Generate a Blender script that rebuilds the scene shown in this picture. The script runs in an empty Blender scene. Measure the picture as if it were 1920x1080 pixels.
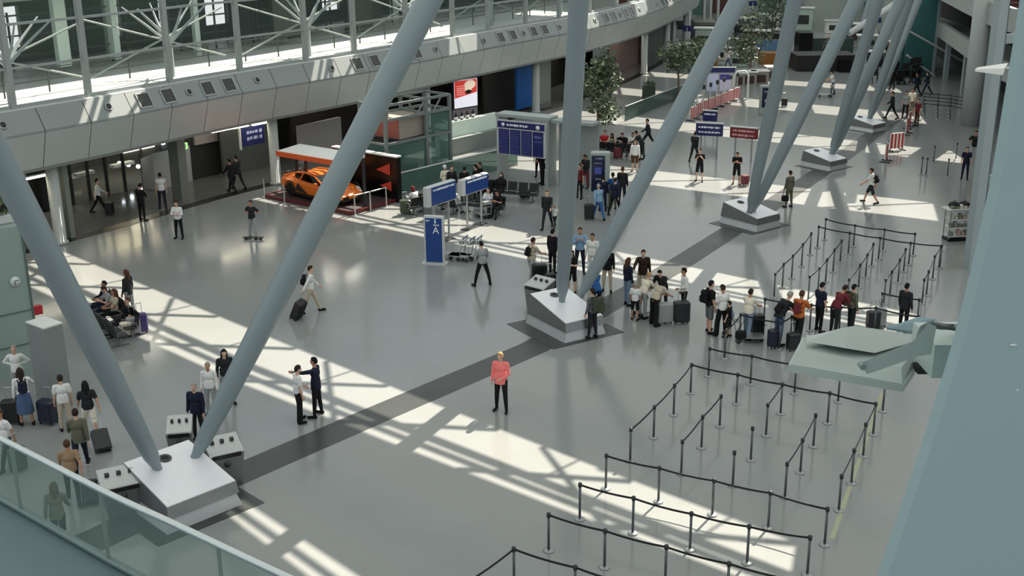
import bpy, math, random
import numpy as np
from mathutils import Vector, Matrix
random.seed(7)
SC=bpy.context.scene; COL=SC.collection
R=math.radians
# ------------------------------------------------------------------ camera
FPX,TH,RO,CH=2220.0,R(18.4),R(0.5),14.7
def ray(x,y):
    X=x-960;Y=y-540;c,s=math.cos(RO),math.sin(RO)
    a=c*X-s*Y;b=s*X+c*Y
    return Vector((a,FPX*math.cos(TH)-b*math.sin(TH),-FPX*math.sin(TH)-b*math.cos(TH)))
def F(x,y,z=0.0):
    d=ray(x,y);t=(z-CH)/d.z
    return Vector((d.x*t,d.y*t,z))
def HT(x,yb,yt):
    g=F(x,yb);d=ray(x,yt)
    t=g.y/d.y
    return CH+d.z*t
def AT(x,y,dep):
    d=ray(x,y);t=dep/d.y
    return Vector((d.x*t,dep,CH+d.z*t))
cam=bpy.data.cameras.new('camera');co=bpy.data.objects.new('camera',cam);COL.objects.link(co)
Rt=Vector((1,0,0));U=Vector((0,math.sin(TH),math.cos(TH)));Fw=Vector((0,math.cos(TH),-math.sin(TH)))
cr=Rt*math.cos(RO)-U*math.sin(RO);cu=Rt*math.sin(RO)+U*math.cos(RO)
co.matrix_world=Matrix(((cr.x,cu.x,-Fw.x,0),(cr.y,cu.y,-Fw.y,0),(cr.z,cu.z,-Fw.z,CH),(0,0,0,1)))
cam.sensor_width=36;cam.lens=FPX*36/1920;cam.clip_start=0.1;cam.clip_end=600
SC.camera=co
SC.view_settings.view_transform='Standard';SC.view_settings.look='None';SC.view_settings.gamma=1
SC.view_settings.exposure=0.22;SC.view_settings.use_curve_mapping=False
# ------------------------------------------------------------------ materials
MATS={}
def lin(c): return tuple(((v/255)/12.92 if v/255<=.04045 else ((v/255+.055)/1.055)**2.4) for v in c)
def mat(name,col,rough=.6,metal=0.0,noise=.10,scale=9.0,emit=0,alpha=None,spec=.5):
    if name in MATS: return MATS[name]
    m=bpy.data.materials.new(name);m.use_nodes=True;nt=m.node_tree;b=nt.nodes['Principled BSDF']
    c=lin(col)
    tc=nt.nodes.new('ShaderNodeTexCoord');nz=nt.nodes.new('ShaderNodeTexNoise');nz.inputs['Scale'].default_value=scale
    nz.inputs['Detail'].default_value=3
    nt.links.new(tc.outputs['Object'],nz.inputs['Vector'])
    mx=nt.nodes.new('ShaderNodeMix');mx.data_type='RGBA'
    mx.inputs[6].default_value=(*[max(0,v*(1-noise)) for v in c],1);mx.inputs[7].default_value=(*[min(1,v*(1+noise)) for v in c],1)
    nt.links.new(nz.outputs['Fac'],mx.inputs[0]);nt.links.new(mx.outputs[2],b.inputs['Base Color'])
    b.inputs['Roughness'].default_value=rough;b.inputs['Metallic'].default_value=metal
    b.inputs['Specular IOR Level'].default_value=spec
    if emit:
        b.inputs['Emission Color'].default_value=(*c,1);b.inputs['Emission Strength'].default_value=emit
    MATS[name]=m;return m
def glass(name,tint,dens=.25,rough=.03):
    if name in MATS: return MATS[name]
    m=bpy.data.materials.new(name);m.use_nodes=True;nt=m.node_tree;nt.nodes.clear()
    out=nt.nodes.new('ShaderNodeOutputMaterial')
    tr=nt.nodes.new('ShaderNodeBsdfTransparent');tr.inputs[0].default_value=(*[1-(1-v)*dens*1.2 for v in lin(tint)],1)
    df=nt.nodes.new('ShaderNodeBsdfDiffuse');df.inputs[0].default_value=(*lin(tint),1)
    gl=nt.nodes.new('ShaderNodeBsdfGlossy');gl.inputs['Roughness'].default_value=rough
    lw=nt.nodes.new('ShaderNodeLayerWeight');lw.inputs['Blend'].default_value=.12
    nz=nt.nodes.new('ShaderNodeTexNoise');nz.inputs['Scale'].default_value=1.5
    mp=nt.nodes.new('ShaderNodeMath');mp.operation='MULTIPLY_ADD';mp.inputs[1].default_value=.1;mp.inputs[2].default_value=max(0,dens-.05)
    nt.links.new(nz.outputs['Fac'],mp.inputs[0])
    m1=nt.nodes.new('ShaderNodeMixShader');m2=nt.nodes.new('ShaderNodeMixShader')
    nt.links.new(mp.outputs[0],m1.inputs[0]);nt.links.new(tr.outputs[0],m1.inputs[1]);nt.links.new(df.outputs[0],m1.inputs[2])
    nt.links.new(lw.outputs['Fresnel'],m2.inputs[0]);nt.links.new(m1.outputs[0],m2.inputs[1]);nt.links.new(gl.outputs[0],m2.inputs[2])
    nt.links.new(m2.outputs[0],out.inputs[0]);MATS[name]=m;return m
def floor_mat(name,col,rough,tile=1.2,line=.93,ang=R(-36),spec=.5):
    m=mat(name,col,rough,0,.05,.35,spec=spec);nt=m.node_tree;b=nt.nodes['Principled BSDF']
    tc=nt.nodes.new('ShaderNodeTexCoord');mp=nt.nodes.new('ShaderNodeMapping');mp.inputs['Rotation'].default_value=(0,0,ang)
    br=nt.nodes.new('ShaderNodeTexBrick');br.offset=0;br.inputs['Scale'].default_value=1/tile
    br.inputs['Brick Width'].default_value=1;br.inputs['Row Height'].default_value=1;br.inputs['Mortar Size'].default_value=.008
    br.inputs['Color1'].default_value=(1,1,1,1);br.inputs['Color2'].default_value=(.97,.97,.97,1);br.inputs['Mortar'].default_value=(line,line,line,1)
    nt.links.new(tc.outputs['Object'],mp.inputs[0]);nt.links.new(mp.outputs[0],br.inputs['Vector'])
    old=b.inputs['Base Color'].links[0].from_socket
    mu=nt.nodes.new('ShaderNodeMix');mu.data_type='RGBA';mu.blend_type='MULTIPLY';mu.inputs[0].default_value=1
    nt.links.new(old,mu.inputs[6]);nt.links.new(br.outputs['Color'],mu.inputs[7]);nt.links.new(mu.outputs[2],b.inputs['Base Color'])
    n2=nt.nodes.new('ShaderNodeTexNoise');n2.inputs['Scale'].default_value=.6;n2.inputs['Detail'].default_value=6
    nt.links.new(tc.outputs['Object'],n2.inputs['Vector'])
    mr=nt.nodes.new('ShaderNodeMapRange');mr.inputs[3].default_value=rough*.7;mr.inputs[4].default_value=rough*1.4
    nt.links.new(n2.outputs['Fac'],mr.inputs[0]);nt.links.new(mr.outputs[0],b.inputs['Roughness'])
    return m
STEEL=mat('brushed steel',(176,180,180),.38,.85,.08,14)
GREYP=mat('grey painted steel',(150,160,162),.45,0,.06,1.2)
LGREY=mat('light grey paint',(190,194,194),.55)
WHITE=mat('white paint',(226,226,222),.5)
DARK=mat('dark grey plastic',(42,44,46),.45)
BLACK=mat('black fabric',(17,17,19),.8)
BLKP=mat('black gloss panel',(14,13,14),.25)
CHROME=mat('chrome',(215,215,215),.18,1)
NAVY=mat('navy sign blue',(26,34,92),.4)
SIGN=mat('mid blue sign face',(24,62,128),.4)
SWHITE=mat('white lettering',(232,236,242),.5)
RED=mat('signal red',(176,40,44),.5)
# ------------------------------------------------------------------ mesh builder
class MB:
    def __init__(s): s.v=[];s.f=[];s.m=[];s.sm=[]
    def add(s,vs,fs,mi=0,sm=False):
        o=len(s.v);s.v+= [tuple(p) for p in vs];s.f+=[tuple(i+o for i in f) for f in fs];s.m+=[mi]*len(fs);s.sm+=[sm]*len(fs);return s
    def box(s,c,d,rz=0,mi=0,M=None,bev=0):
        hx,hy,hz=d[0]/2,d[1]/2,d[2]/2
        if bev:
            b=min(bev,hx*.9,hy*.9,hz*.9);vs=[]
            for z,k in ((-hz,b),(-hz+b,0),(hz-b,0),(hz,b)):
                for (sx,sy) in ((-1,-1),(1,-1),(1,1),(-1,1)):
                    x,y=hx-k,hy-k
                    if sx*sy>0: vs+=[(sx*x,sy*(y-b),z),(sx*(x-b),sy*y,z)] if True else 0
                    else: vs+=[(sx*(x-b),sy*y,z),(sx*x,sy*(y-b),z)]
            n=8;fs=[]
            for r_ in range(3):
                for i in range(n): fs.append((r_*n+i,r_*n+(i+1)%n,(r_+1)*n+(i+1)%n,(r_+1)*n+i))
            fs.append(tuple(reversed(range(n))));fs.append(tuple(range(3*n,4*n)))
            # corners ordered: fix winding order of each ring
        else:
            vs=[(-hx,-hy,-hz),(hx,-hy,-hz),(hx,hy,-hz),(-hx,hy,-hz),(-hx,-hy,hz),(hx,-hy,hz),(hx,hy,hz),(-hx,hy,hz)]
            fs=[(3,2,1,0),(4,5,6,7),(0,1,5,4),(1,2,6,5),(2,3,7,6),(3,0,4,7)]
        Mx=M if M is not None else Matrix.Rotation(rz,4,'Z')
        cc=Vector(c);return s.add([Mx.to_3x3()@Vector(v)+cc for v in vs],fs,mi)
    def tube(s,pts,rad,n=10,mi=0,caps=True,sm=True):
        pts=[Vector(p) for p in pts];k=len(pts)
        if not isinstance(rad,(list,tuple)): rad=[rad]*k
        vs=[];prev=None
        for i,p in enumerate(pts):
            t=(pts[min(i+1,k-1)]-pts[max(i-1,0)]).normalized()
            if prev is None:
                a=Vector((0,0,1)) if abs(t.z)<.9 else Vector((1,0,0)); u=t.cross(a).normalized()
            else:
                u=prev-t*prev.dot(t)
                if u.length<1e-6: u=t.cross(Vector((0,0,1)))
                u.normalize()
            prev=u;w=t.cross(u)
            for j in range(n):
                g=2*math.pi*j/n;vs.append(p+u*(math.cos(g)*rad[i])+w*(math.sin(g)*rad[i]))
        fs=[]
        for i in range(k-1):
            for j in range(n):
                fs.append((i*n+j,i*n+(j+1)%n,(i+1)*n+(j+1)%n,(i+1)*n+j))
        s.add(vs,fs,mi,sm)
        if caps:
            s.add(vs[:n],[tuple(reversed(range(n)))],mi);s.add(vs[-n:],[tuple(range(n))],mi)
        return s
    def lathe(s,prof,c=(0,0,0),n=16,mi=0,sm=True,sx=1,sy=1):
        vs=[];k=len(prof);c=Vector(c)
        for (r,z) in prof:
            for j in range(n):
                g=2*math.pi*j/n;vs.append(c+Vector((r*math.cos(g)*sx,r*math.sin(g)*sy,z)))
        fs=[(i*n+j,i*n+(j+1)%n,(i+1)*n+(j+1)%n,(i+1)*n+j) for i in range(k-1) for j in range(n)]
        fs+= [tuple(reversed(range(n))),tuple(range((k-1)*n,k*n))]
        return s.add(vs,fs,mi,sm)
    def cap(s,p0,r0,p1,r1,n=10,mi=0):
        p0,p1=Vector(p0),Vector(p1);t=(p1-p0)
        t=t.normalized() if t.length>1e-6 else Vector((0,0,1))
        P=[];Q=[]
        for a in (85,60,30,0): P.append(p0-t*(r0*math.sin(R(a))));Q.append(r0*math.cos(R(a)))
        for a in (0,30,60,85): P.append(p1+t*(r1*math.sin(R(a))));Q.append(r1*math.cos(R(a)))
        return s.tube(P,Q,n,mi)
    def ell(s,c,r,nu=14,nv=9,mi=0,M=None):
        vs=[];c=Vector(c)
        for i in range(nv+1):
            ph=math.pi*(i+.02 if i==0 else (i-.02 if i==nv else i))/nv-math.pi/2
            for j in range(nu):
                g=2*math.pi*j/nu;v=Vector((r[0]*math.cos(ph)*math.cos(g),r[1]*math.cos(ph)*math.sin(g),r[2]*math.sin(ph)))
                if M is not None: v=M@v
                vs.append(c+v)
        fs=[(i*nu+j,i*nu+(j+1)%nu,(i+1)*nu+(j+1)%nu,(i+1)*nu+j) for i in range(nv) for j in range(nu)]
        fs+=[tuple(reversed(range(nu))),tuple(range(nv*nu,(nv+1)*nu))]
        return s.add(vs,fs,mi,True)
    def prism(s,poly,z0,z1,mi=0):
        n=len(poly);a=sum(poly[i][0]*poly[(i+1)%n][1]-poly[(i+1)%n][0]*poly[i][1] for i in range(n))
        if a<0: poly=list(reversed(poly))
        vs=[(p[0],p[1],z0) for p in poly]+[(p[0],p[1],z1) for p in poly]
        fs=[tuple(reversed(range(n))),tuple(range(n,2*n))]+[(i,(i+1)%n,n+(i+1)%n,n+i) for i in range(n)]
        return s.add(vs,fs,mi)
    def quad(s,a,b,c,d,mi=0,th=0):
        if th:
            A=[Vector(p) for p in (a,b,c,d)];nn=(A[1]-A[0]).cross(A[2]-A[0]).normalized()*th
            vs=A+[p-nn for p in A]
            return s.add(vs,[(0,1,2,3),(7,6,5,4),(1,0,4,5),(2,1,5,6),(3,2,6,7),(0,3,7,4)],mi)
        return s.add([a,b,c,d],[(0,1,2,3)],mi)
    def hull(s,bot,top,mi=0):
        n=len(bot);vs=list(bot)+list(top)
        fs=[tuple(reversed(range(n))),tuple(range(n,2*n))]+[(i,(i+1)%n,n+(i+1)%n,n+i) for i in range(n)]
        return s.add(vs,fs,mi)
    def mesh(s,name,mats):
        me=bpy.data.meshes.new(name);me.from_pydata([tuple(v) for v in s.v],[],s.f)
        me.polygons.foreach_set('material_index',s.m);me.polygons.foreach_set('use_smooth',s.sm)
        for m in (mats if isinstance(mats,(list,tuple)) else [mats]): me.materials.append(m)
        me.update();return me
    def build(s,name,mats,parent=None,loc=None,rz=0):
        o=bpy.data.objects.new(name,s.mesh(name,mats));COL.objects.link(o)
        if parent is not None: o.parent=parent
        if loc is not None: o.location=loc
        if rz: o.rotation_euler=(0,0,rz)
        return o
def link(name,me,parent=None,loc=None,rz=0):
    o=bpy.data.objects.new(name,me);COL.objects.link(o)
    if parent is not None:o.parent=parent
    if loc is not None:o.location=loc
    if rz:o.rotation_euler=(0,0,rz)
    return o
def tag(o,label,cat,group=None,kind=None):
    o['label']=label;o['category']=cat
    if group:o['group']=group
    if kind:o['kind']=kind
    return o
def thing(name,label,cat,loc=(0,0,0),rz=0,group=None):
    o=bpy.data.objects.new(name,None);o.empty_display_size=.2;COL.objects.link(o);o.location=loc;o.rotation_euler=(0,0,rz)
    return tag(o,label,cat,group)
def struct(o,label=None,cat=None):
    o['kind']='structure'
    if label:o['label']=label
    if cat:o['category']=cat
    return o
def copy_thing(o,loc,rz,label):
    r=o.copy();COL.objects.link(r);r.location=loc;r.rotation_euler=(0,0,rz);r['label']=label
    for ch in o.children:
        c=ch.copy();COL.objects.link(c);c.parent=r
        for g in ch.children:
            d=g.copy();COL.objects.link(d);d.parent=c
    return r
_tc={}
def textmesh(t,size=1.0):
    if (t,size) in _tc:return _tc[(t,size)]
    cu_=bpy.data.curves.new('txt','FONT');cu_.body=t;cu_.size=size;cu_.extrude=.004;cu_.align_x='CENTER';cu_.align_y='CENTER'
    o=bpy.data.objects.new('txt',cu_);COL.objects.link(o);dg=bpy.context.evaluated_depsgraph_get()
    me=bpy.data.meshes.new_from_object(o.evaluated_get(dg));bpy.data.objects.remove(o);bpy.data.curves.remove(cu_);_tc[(t,size)]=me
    me.materials.clear();me.materials.append(SWHITE);return me
ORD=['first','second','third','fourth','fifth','sixth','seventh','eighth','ninth','tenth','eleventh','twelfth','thirteenth','fourteenth','fifteenth','sixteenth','seventeenth','eighteenth','nineteenth']
ORD+=['twentieth']+['twenty-'+q for q in ORD[:9]]+['thirtieth']+['thirty-'+q for q in ORD[:9]]
def pxof(p):
    v=Vector(p)-Vector((0,0,CH));d=v.dot(Fw);return (960+FPX*v.dot(cr)/d,540-FPX*v.dot(cu)/d)
# ------------------------------------------------------------------ people
def A(f=0,ab=8,el=12,inw=0): return (f,ab,el,inw)
POSES={
 'stand':dict(aL=A(2,9,14),aR=A(-2,9,14),lL=(2,4,0),lR=(-3,4,2)),
 'easy':dict(aL=A(8,9,55,40),aR=A(-4,10,16),lL=(8,6,8),lR=(-4,5,0),hp=8),
 'phone':dict(aL=A(18,8,95,40),aR=A(22,8,100,35),lL=(4,5,3),lR=(-3,5,2),hp=22),
 'cross':dict(aL=A(20,12,90,70),aR=A(24,12,86,70),lL=(2,6,0),lR=(-2,6,0),hp=5),
 'hips':dict(aL=A(-22,38,75,70),aR=A(-22,38,75,70),lL=(2,8,0),lR=(-2,8,0)),
 'walk':dict(lean=4,aL=A(28,8,25),aR=A(-26,8,18),lL=(-20,3,14),lR=(26,3,8)),
 'walk2':dict(lean=4,aL=A(-24,8,18),aR=A(24,8,24),lL=(24,3,6),lR=(-18,3,18)),
 'stride':dict(lean=7,aL=A(34,10,30),aR=A(-32,10,20),lL=(-30,5,16),lR=(34,5,5)),
 'wide':dict(lean=3,aL=A(6,14,18),aR=A(10,12,40,20),lL=(4,17,0),lR=(-4,17,0),hp=10),
 'pull':dict(lean=5,aL=A(20,8,22),aR=A(-34,14,6),lL=(24,3,6),lR=(-20,3,16)),
 'pullstand':dict(aL=A(10,8,60,30),aR=A(-20,16,12),lL=(3,5,2),lR=(-3,5,0)),
 'cart':dict(lean=9,aL=A(38,8,32,8),aR=A(38,8,32,8),lL=(14,4,8),lR=(-12,4,6)),
 'bend':dict(lean=34,aL=A(30,10,30,10),aR=A(34,10,26,10),lL=(6,6,6),lR=(-4,6,4),hp=12),
 'point':dict(aL=A(82,10,10),aR=A(2,9,14),lL=(2,7,0),lR=(-3,7,2)),
 'reach':dict(lean=3,aL=A(-4,10,16),aR=A(46,22,18),lL=(3,5,2),lR=(-4,5,0),hp=8),
 'strap':dict(aL=A(20,10,120,30),aR=A(20,10,120,30),lL=(3,5,0),lR=(-3,6,2)),
 'sit':dict(seat=1,lean=-6,aL=A(28,8,55,25),aR=A(28,8,55,25),lL=(88,5,84),lR=(86,6,88)),
 'sitlean':dict(seat=1,lean=24,aL=A(40,8,52,20),aR=A(38,8,58,25),lL=(86,9,92),lR=(88,9,78),hp=16),
 'sitphone':dict(seat=1,lean=6,aL=A(24,8,92,35),aR=A(30,8,88,35),lL=(90,4,76),lR=(88,7,90),hp=22),
 'sitback':dict(seat=1,lean=-16,aL=A(6,16,40,40),aR=A(10,16,30,30),lL=(80,6,60),lR=(84,6,72)),
}
def skel(p):
    l=R(p.get('lean',0));u=Vector((0,math.sin(l),math.cos(l)));hp=R(p.get('lean',0)*.4+p.get('hp',0));J={}
    J['u']=u;J['pel']=Vector((0,0,0));J['neck']=u*.52;J['hd']=Vector((0,math.sin(hp),math.cos(hp)))
    J['head']=J['neck']+J['hd']*.165+Vector((0,.015,0))
    hf=Vector((0,math.cos(hp),-math.sin(hp)));J['hf']=hf
    for sd,sx in (('L',-1),('R',1)):
        sh=u*.455+Vector((sx*.185,0,0));J['sh'+sd]=sh
        f,ab,el,inw=p['a'+sd];f=R(f)-0;ab=R(ab)
        d=Vector((sx*math.sin(ab),math.sin(f)*math.cos(ab),-math.cos(f)*math.cos(ab)));e=sh+d*.285
        g=f+R(el);iw=R(inw)
        d2=Vector((sx*math.sin(ab)*.5,math.sin(g),-math.cos(g)));d2=(d2*math.cos(iw)+Vector((-sx,0,0))*math.sin(iw)).normalized()
        J['el'+sd]=e;J['wr'+sd]=e+d2*.25;J['fd'+sd]=d2
        f,ab,kn=p['l'+sd];f,ab,kn=R(f),R(ab),R(kn)
        h=Vector((sx*.092,0,-.03));k=h+Vector((sx*math.sin(ab),math.sin(f)*math.cos(ab),-math.cos(f)*math.cos(ab)))*.44
        g=f-kn;a=k+Vector((sx*math.sin(ab)*.6,math.sin(g)*math.cos(ab),-math.cos(g)*math.cos(ab)))*.43
        tf=max(-.5,min(.5,g*-.6));J['hip'+sd]=h;J['kn'+sd]=k;J['an'+sd]=a;J['toe'+sd]=a+Vector((sx*.035,.155*math.cos(tf),-.045+.12*math.sin(-tf) if g<-.15 else -.045))
    low=min(J['anL'].z,J['anR'].z,J['toeL'].z+.045,J['toeR'].z+.045)
    dz=.085-low
    if p.get('seat'): dz=.53
    for k_ in J:
        if k_ not in('u','hd','hf','fdL','fdR'):J[k_]=J[k_]+Vector((0,0,dz))
    return J
def rotu(u): 
    return Matrix.Rotation(-math.atan2(u.y,u.z),3,'X')
def torso(mb,J,k,hem=1.0,low=None):
    P,u=J['pel'],J['u'];M=rotu(u)
    mb.ell(P+u*.03,(.158*k,.118*k,.135*hem),M=M);mb.ell(P+u*.18,(.142*k,.105*k,.16),M=M);mb.ell(P+u*.35,(.168*k,.118*k,.165),M=M)
    mb.cap(J['shL']+Vector((.03,0,0)),.066*k,J['shR']-Vector((.03,0,0)),.066*k)
def legs(mb,J,a,to=1.0):
    for s in 'LR':
        h,kn,an=J['hip'+s],J['kn'+s],J['an'+s]
        if to>=1:
            mb.cap(h,.088*a,kn,.06*a);mb.cap(kn,.06*a,kn.lerp(an,.35),.056*a);mb.cap(kn.lerp(an,.35),.056*a,an,.04*a)
        else: mb.cap(h,.09*a,h.lerp(kn,to),.074*a)
def arms(mb,J,a,to=2.0):
    for s in 'LR':
        sh,e,w=J['sh'+s],J['el'+s],J['wr'+s]
        if to<1: mb.cap(sh,.056*a,sh.lerp(e,to),.054*a)
        else: mb.cap(sh,.055*a,e,.043*a);mb.cap(e,.043*a,e.lerp(w,.95 if to<2 else 1),.029*a if to>=2 else .034*a)
def remesh(mb,vox,name):
    me=mb.mesh('tmp',[]);o=bpy.data.objects.new('tmp',me);COL.objects.link(o)
    m=o.modifiers.new('r','REMESH');m.mode='VOXEL';m.voxel_size=vox;m.use_smooth_shade=True
    s=o.modifiers.new('s','SMOOTH');s.iterations=3;s.factor=.5
    dg=bpy.context.evaluated_depsgraph_get();r=bpy.data.meshes.new_from_object(o.evaluated_get(dg));r.name=name
    bpy.data.objects.remove(o);bpy.data.meshes.remove(me);return r
EYE=mat('dark eye',(30,24,22),.3);LIP=mat('lips',(150,84,78),.6)
PC={}
def pmesh(pose,kind):
    key=(pose,kind)
    if key in PC:return PC[key]
    J=skel(POSES[pose]);mb=MB();P,u=J['pel'],J['u']
    if kind=='body':
        torso(mb,J,.96);legs(mb,J,.94);arms(mb,J,.95)
        mb.cap(J['neck']-u*.06,.058,J['head']-J['hd']*.06,.052)
        M=rotu(J['hd']);h=J['head'];mb.ell(h+J['hd']*.015,(.077,.096,.105),M=M);mb.ell(h-J['hd']*.045+J['hf']*.02,(.058,.07,.078),M=M)
        mb.cap(h+J['hf']*.09+J['hd']*.012,.010,h+J['hf']*.108-J['hd']*.022,.015)
        for sx in(-1,1): mb.ell(h+Vector((sx*.078,0,0))-J['hf']*.005,(.012,.02,.03),M=M)
        for s,sx in(('L',-1),('R',1)):
            w,d=J['wr'+s],J['fd'+s];n=Vector((-sx,0,0))-d*Vector((-sx,0,0)).dot(d)
            if n.length<.2:n=Vector((0,0,-1))-d*d.dot(Vector((0,0,-1)))
            n.normalize();wd=d.cross(n)*(sx)
            if wd.y<-.2 and abs(d.y)<.8:wd=-wd
            pc=w+d*.055
            for q in(-.022,0,.022): mb.cap(w+d*.01+wd*q*.6,.022,pc+d*.03+wd*q,.017)
            for i,(q,L) in enumerate(((-.033,.052),(-.011,.068),(.011,.074),(.033,.066))):
                b=pc+d*.038+wd*q;k1=b+d*L*.5+n*.008;mb.cap(b,.0095,k1,.009,6);mb.cap(k1,.009,k1+d*L*.42+n*.022,.008,6)
            t0=w+d*.03+wd*.03;t1=t0+d*.032+wd*.028+n*.01;mb.cap(t0,.014,t1,.011,6);mb.cap(t1,.011,t1+d*.03+wd*.006+n*.01,.0095,6)
            mb.cap(J['an'+s],.04,J['an'+s]+Vector((0,-.03,-.04)),.036);mb.cap(J['an'+s]+Vector((0,-.03,-.042)),.036,J['toe'+s],.03)
        me=remesh(mb,.0085,'body');k=MB()
        for sx in(-1,1):
            k.ell(h+J['hf']*.086+Vector((sx*.03,0,0))+J['hd']*.016,(.013,.008,.008),8,5,0)
            k.tube([h+J['hf']*.089+Vector((sx*.016,0,0))+J['hd']*.036,h+J['hf']*.084+Vector((sx*.044,0,0))+J['hd']*.036],.005,6,0)
        k.ell(h+J['hf']*.09-J['hd']*.055,(.022,.009,.007),8,5,1)
        import bmesh
        bm=bmesh.new();bm.from_mesh(me);t=k.mesh('t',[EYE,LIP]);off=len(bm.faces);bm.from_mesh(t);bm.faces.ensure_lookup_table()
        for i,f in enumerate(bm.faces):
            if i>=off:f.material_index=k.m[i-off]+1;f.smooth=True
            else:f.material_index=0;f.smooth=True
        bm.to_mesh(me);bm.free();bpy.data.meshes.remove(t)
        me.materials.clear()
        for x in(EYE,EYE,LIP):me.materials.append(x)
    elif kind in('tee','shirt','jacket','vest','longtop'):
        torso(mb,J,1.14 if kind=='jacket' else 1.09,.55)
        lo_=.13 if kind in('jacket','longtop') else .045
        mb.tube([P-u*lo_,P+u*.08,P+u*.2],[.186 if lo_>.1 else .178,.176,.16],20)
        n0=len(mb.v)-20*5
        mb.v[n0:]=[(x,(y-(P+u*.1).y)*.78+(P+u*.1).y,z) for x,y,z in mb.v[n0:]]
        arms(mb,J,1.25,.62) if kind=='tee' else (arms(mb,J,1.3 if kind=='jacket' else 1.2,1.5) if kind!='vest' else arms(mb,J,1.25,.18))
        me=remesh(mb,.0115,kind)
    elif kind in('trousers','wide','shorts'):
        M=rotu(u);mb.ell(P+u*.03,(.168,.126,.125),M=M)
        if kind=='wide':
            for s in 'LR': mb.cap(J['hip'+s],.1,J['kn'+s],.088);mb.cap(J['kn'+s],.088,J['an'+s],.092)
        else: legs(mb,J,1.14,1.0 if kind=='trousers' else .92)
        me=remesh(mb,.0115,kind)
    elif kind in('skirt','dress'):
        kl=(J['knL']+J['knR'])/2;top=P+u*.12
        mb.tube([top,P,P.lerp(kl,.5),kl+(kl-P).normalized()*.1],[.14,.185,.225,.245],18);mb.ell(P,(.17,.13,.13))
        if kind=='dress':torso(mb,J,1.09,1.2);arms(mb,J,1.25,.5)
        me=remesh(mb,.0115,kind)
    elif kind=='shoe':
        for s in 'LR':
            m=MB();a,t=J['an'+s],J['toe'+s];m.cap(a+Vector((0,-.035,-.04)),.044,t+Vector((0,.02,-.0)),.04,10)
            m.cap(a+Vector((0,-.01,-.005)),.046,a+Vector((0,-.03,-.04)),.044,10)
            zf=min(a.z-.085,t.z-.04)
            m.v=[(x,y,max(z,zf)) for x,y,z in m.v]
            PC[(pose,'shoe'+s)]=m.mesh('shoe',[BLACK])
        return None
    elif kind.startswith('hair'):
        h,hd,hf=J['head'],J['hd'],J['hf'];M=Matrix((Vector((1,0,0)),hf,hd)).transposed();nu,nv=18,12;vs=[]
        for i in range(nv+1):
            ph=math.pi*min(max(i,.03),nv-.03)/nv-math.pi/2
            for j in range(nu):
                g=2*math.pi*j/nu;x,y,z=math.cos(ph)*math.cos(g),math.cos(ph)*math.sin(g),math.sin(ph)
                lim=.35*y if y<.2 else .07+.9*(y-.2)*1.0
                inn=z>lim-.15*(kind!='hair_short')*(y<.1)-(.35 if y<0 else 0)
                k=1.13 if inn else .82
                v=Vector((x*.080*k,y*.1*k,z*.11*k+.015));vs.append(h+M@v)
        mb.add(vs,[(i*nu+j,i*nu+(j+1)%nu,(i+1)*nu+(j+1)%nu,(i+1)*nu+j) for i in range(nv) for j in range(nu)]+[tuple(reversed(range(nu))),tuple(range(nv*nu,(nv+1)*nu))],0,True)
        if kind=='hair_long':
            mb.cap(h-hf*.055+hd*.02,.082,h-hf*.1-Vector((0,0,.24)),.06,12)
            for sx in(-1,1):mb.cap(h+Vector((sx*.062,0,.02))-hf*.02,.04,h+Vector((sx*.085,0,-.2))-hf*.03,.03,8)
        if kind=='hair_bun': mb.ell(h-hf*.1+hd*.07,(.045,.045,.045))
        if kind=='hair_cap': mb.box(h+hf*.13+hd*.05,(.13,.11,.012),M=rotu(hd).to_4x4() if False else None)
        if kind=='hair_scarf':
            mb.cap(h-hf*.03,.1,J['neck']+J['u']*.0,.11,12);mb.cap(J['neck'],.13,J['neck']-J['u']*.2,.2,14)
        me=mb.mesh(kind,[BLACK])
    PC[key]=me
    if len(me.materials)==0: me.materials.append(BLACK)
    return me
SKINS=[mat('skin fair',(205,164,142),.6,0,.05),mat('skin tan',(176,130,104),.6,0,.05),mat('skin brown',(112,76,58),.6,0,.05)]
CC=dict(white=(218,219,217),black=(22,22,25),navy=(28,33,52),grey=(96,100,102),lgrey=(150,154,155),beige=(184,174,154),tan=(152,128,100),khaki=(98,98,84),denim=(72,92,124),ldenim=(122,142,164),blue=(44,92,150),sky=(128,160,190),orange=(178,96,44),red=(178,44,52),pink=(240,128,124),brown=(78,54,42),dbrown=(46,34,28),dark=(36,38,42),green=(66,74,60),grayhair=(150,146,140),blond=(172,140,96),maroon=(104,40,48),cream=(222,214,196),purple=(60,50,110))
def cl(c): return mat('cloth '+c,CC[c],.85,0,.14,26,spec=.25)
NP=0
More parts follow.
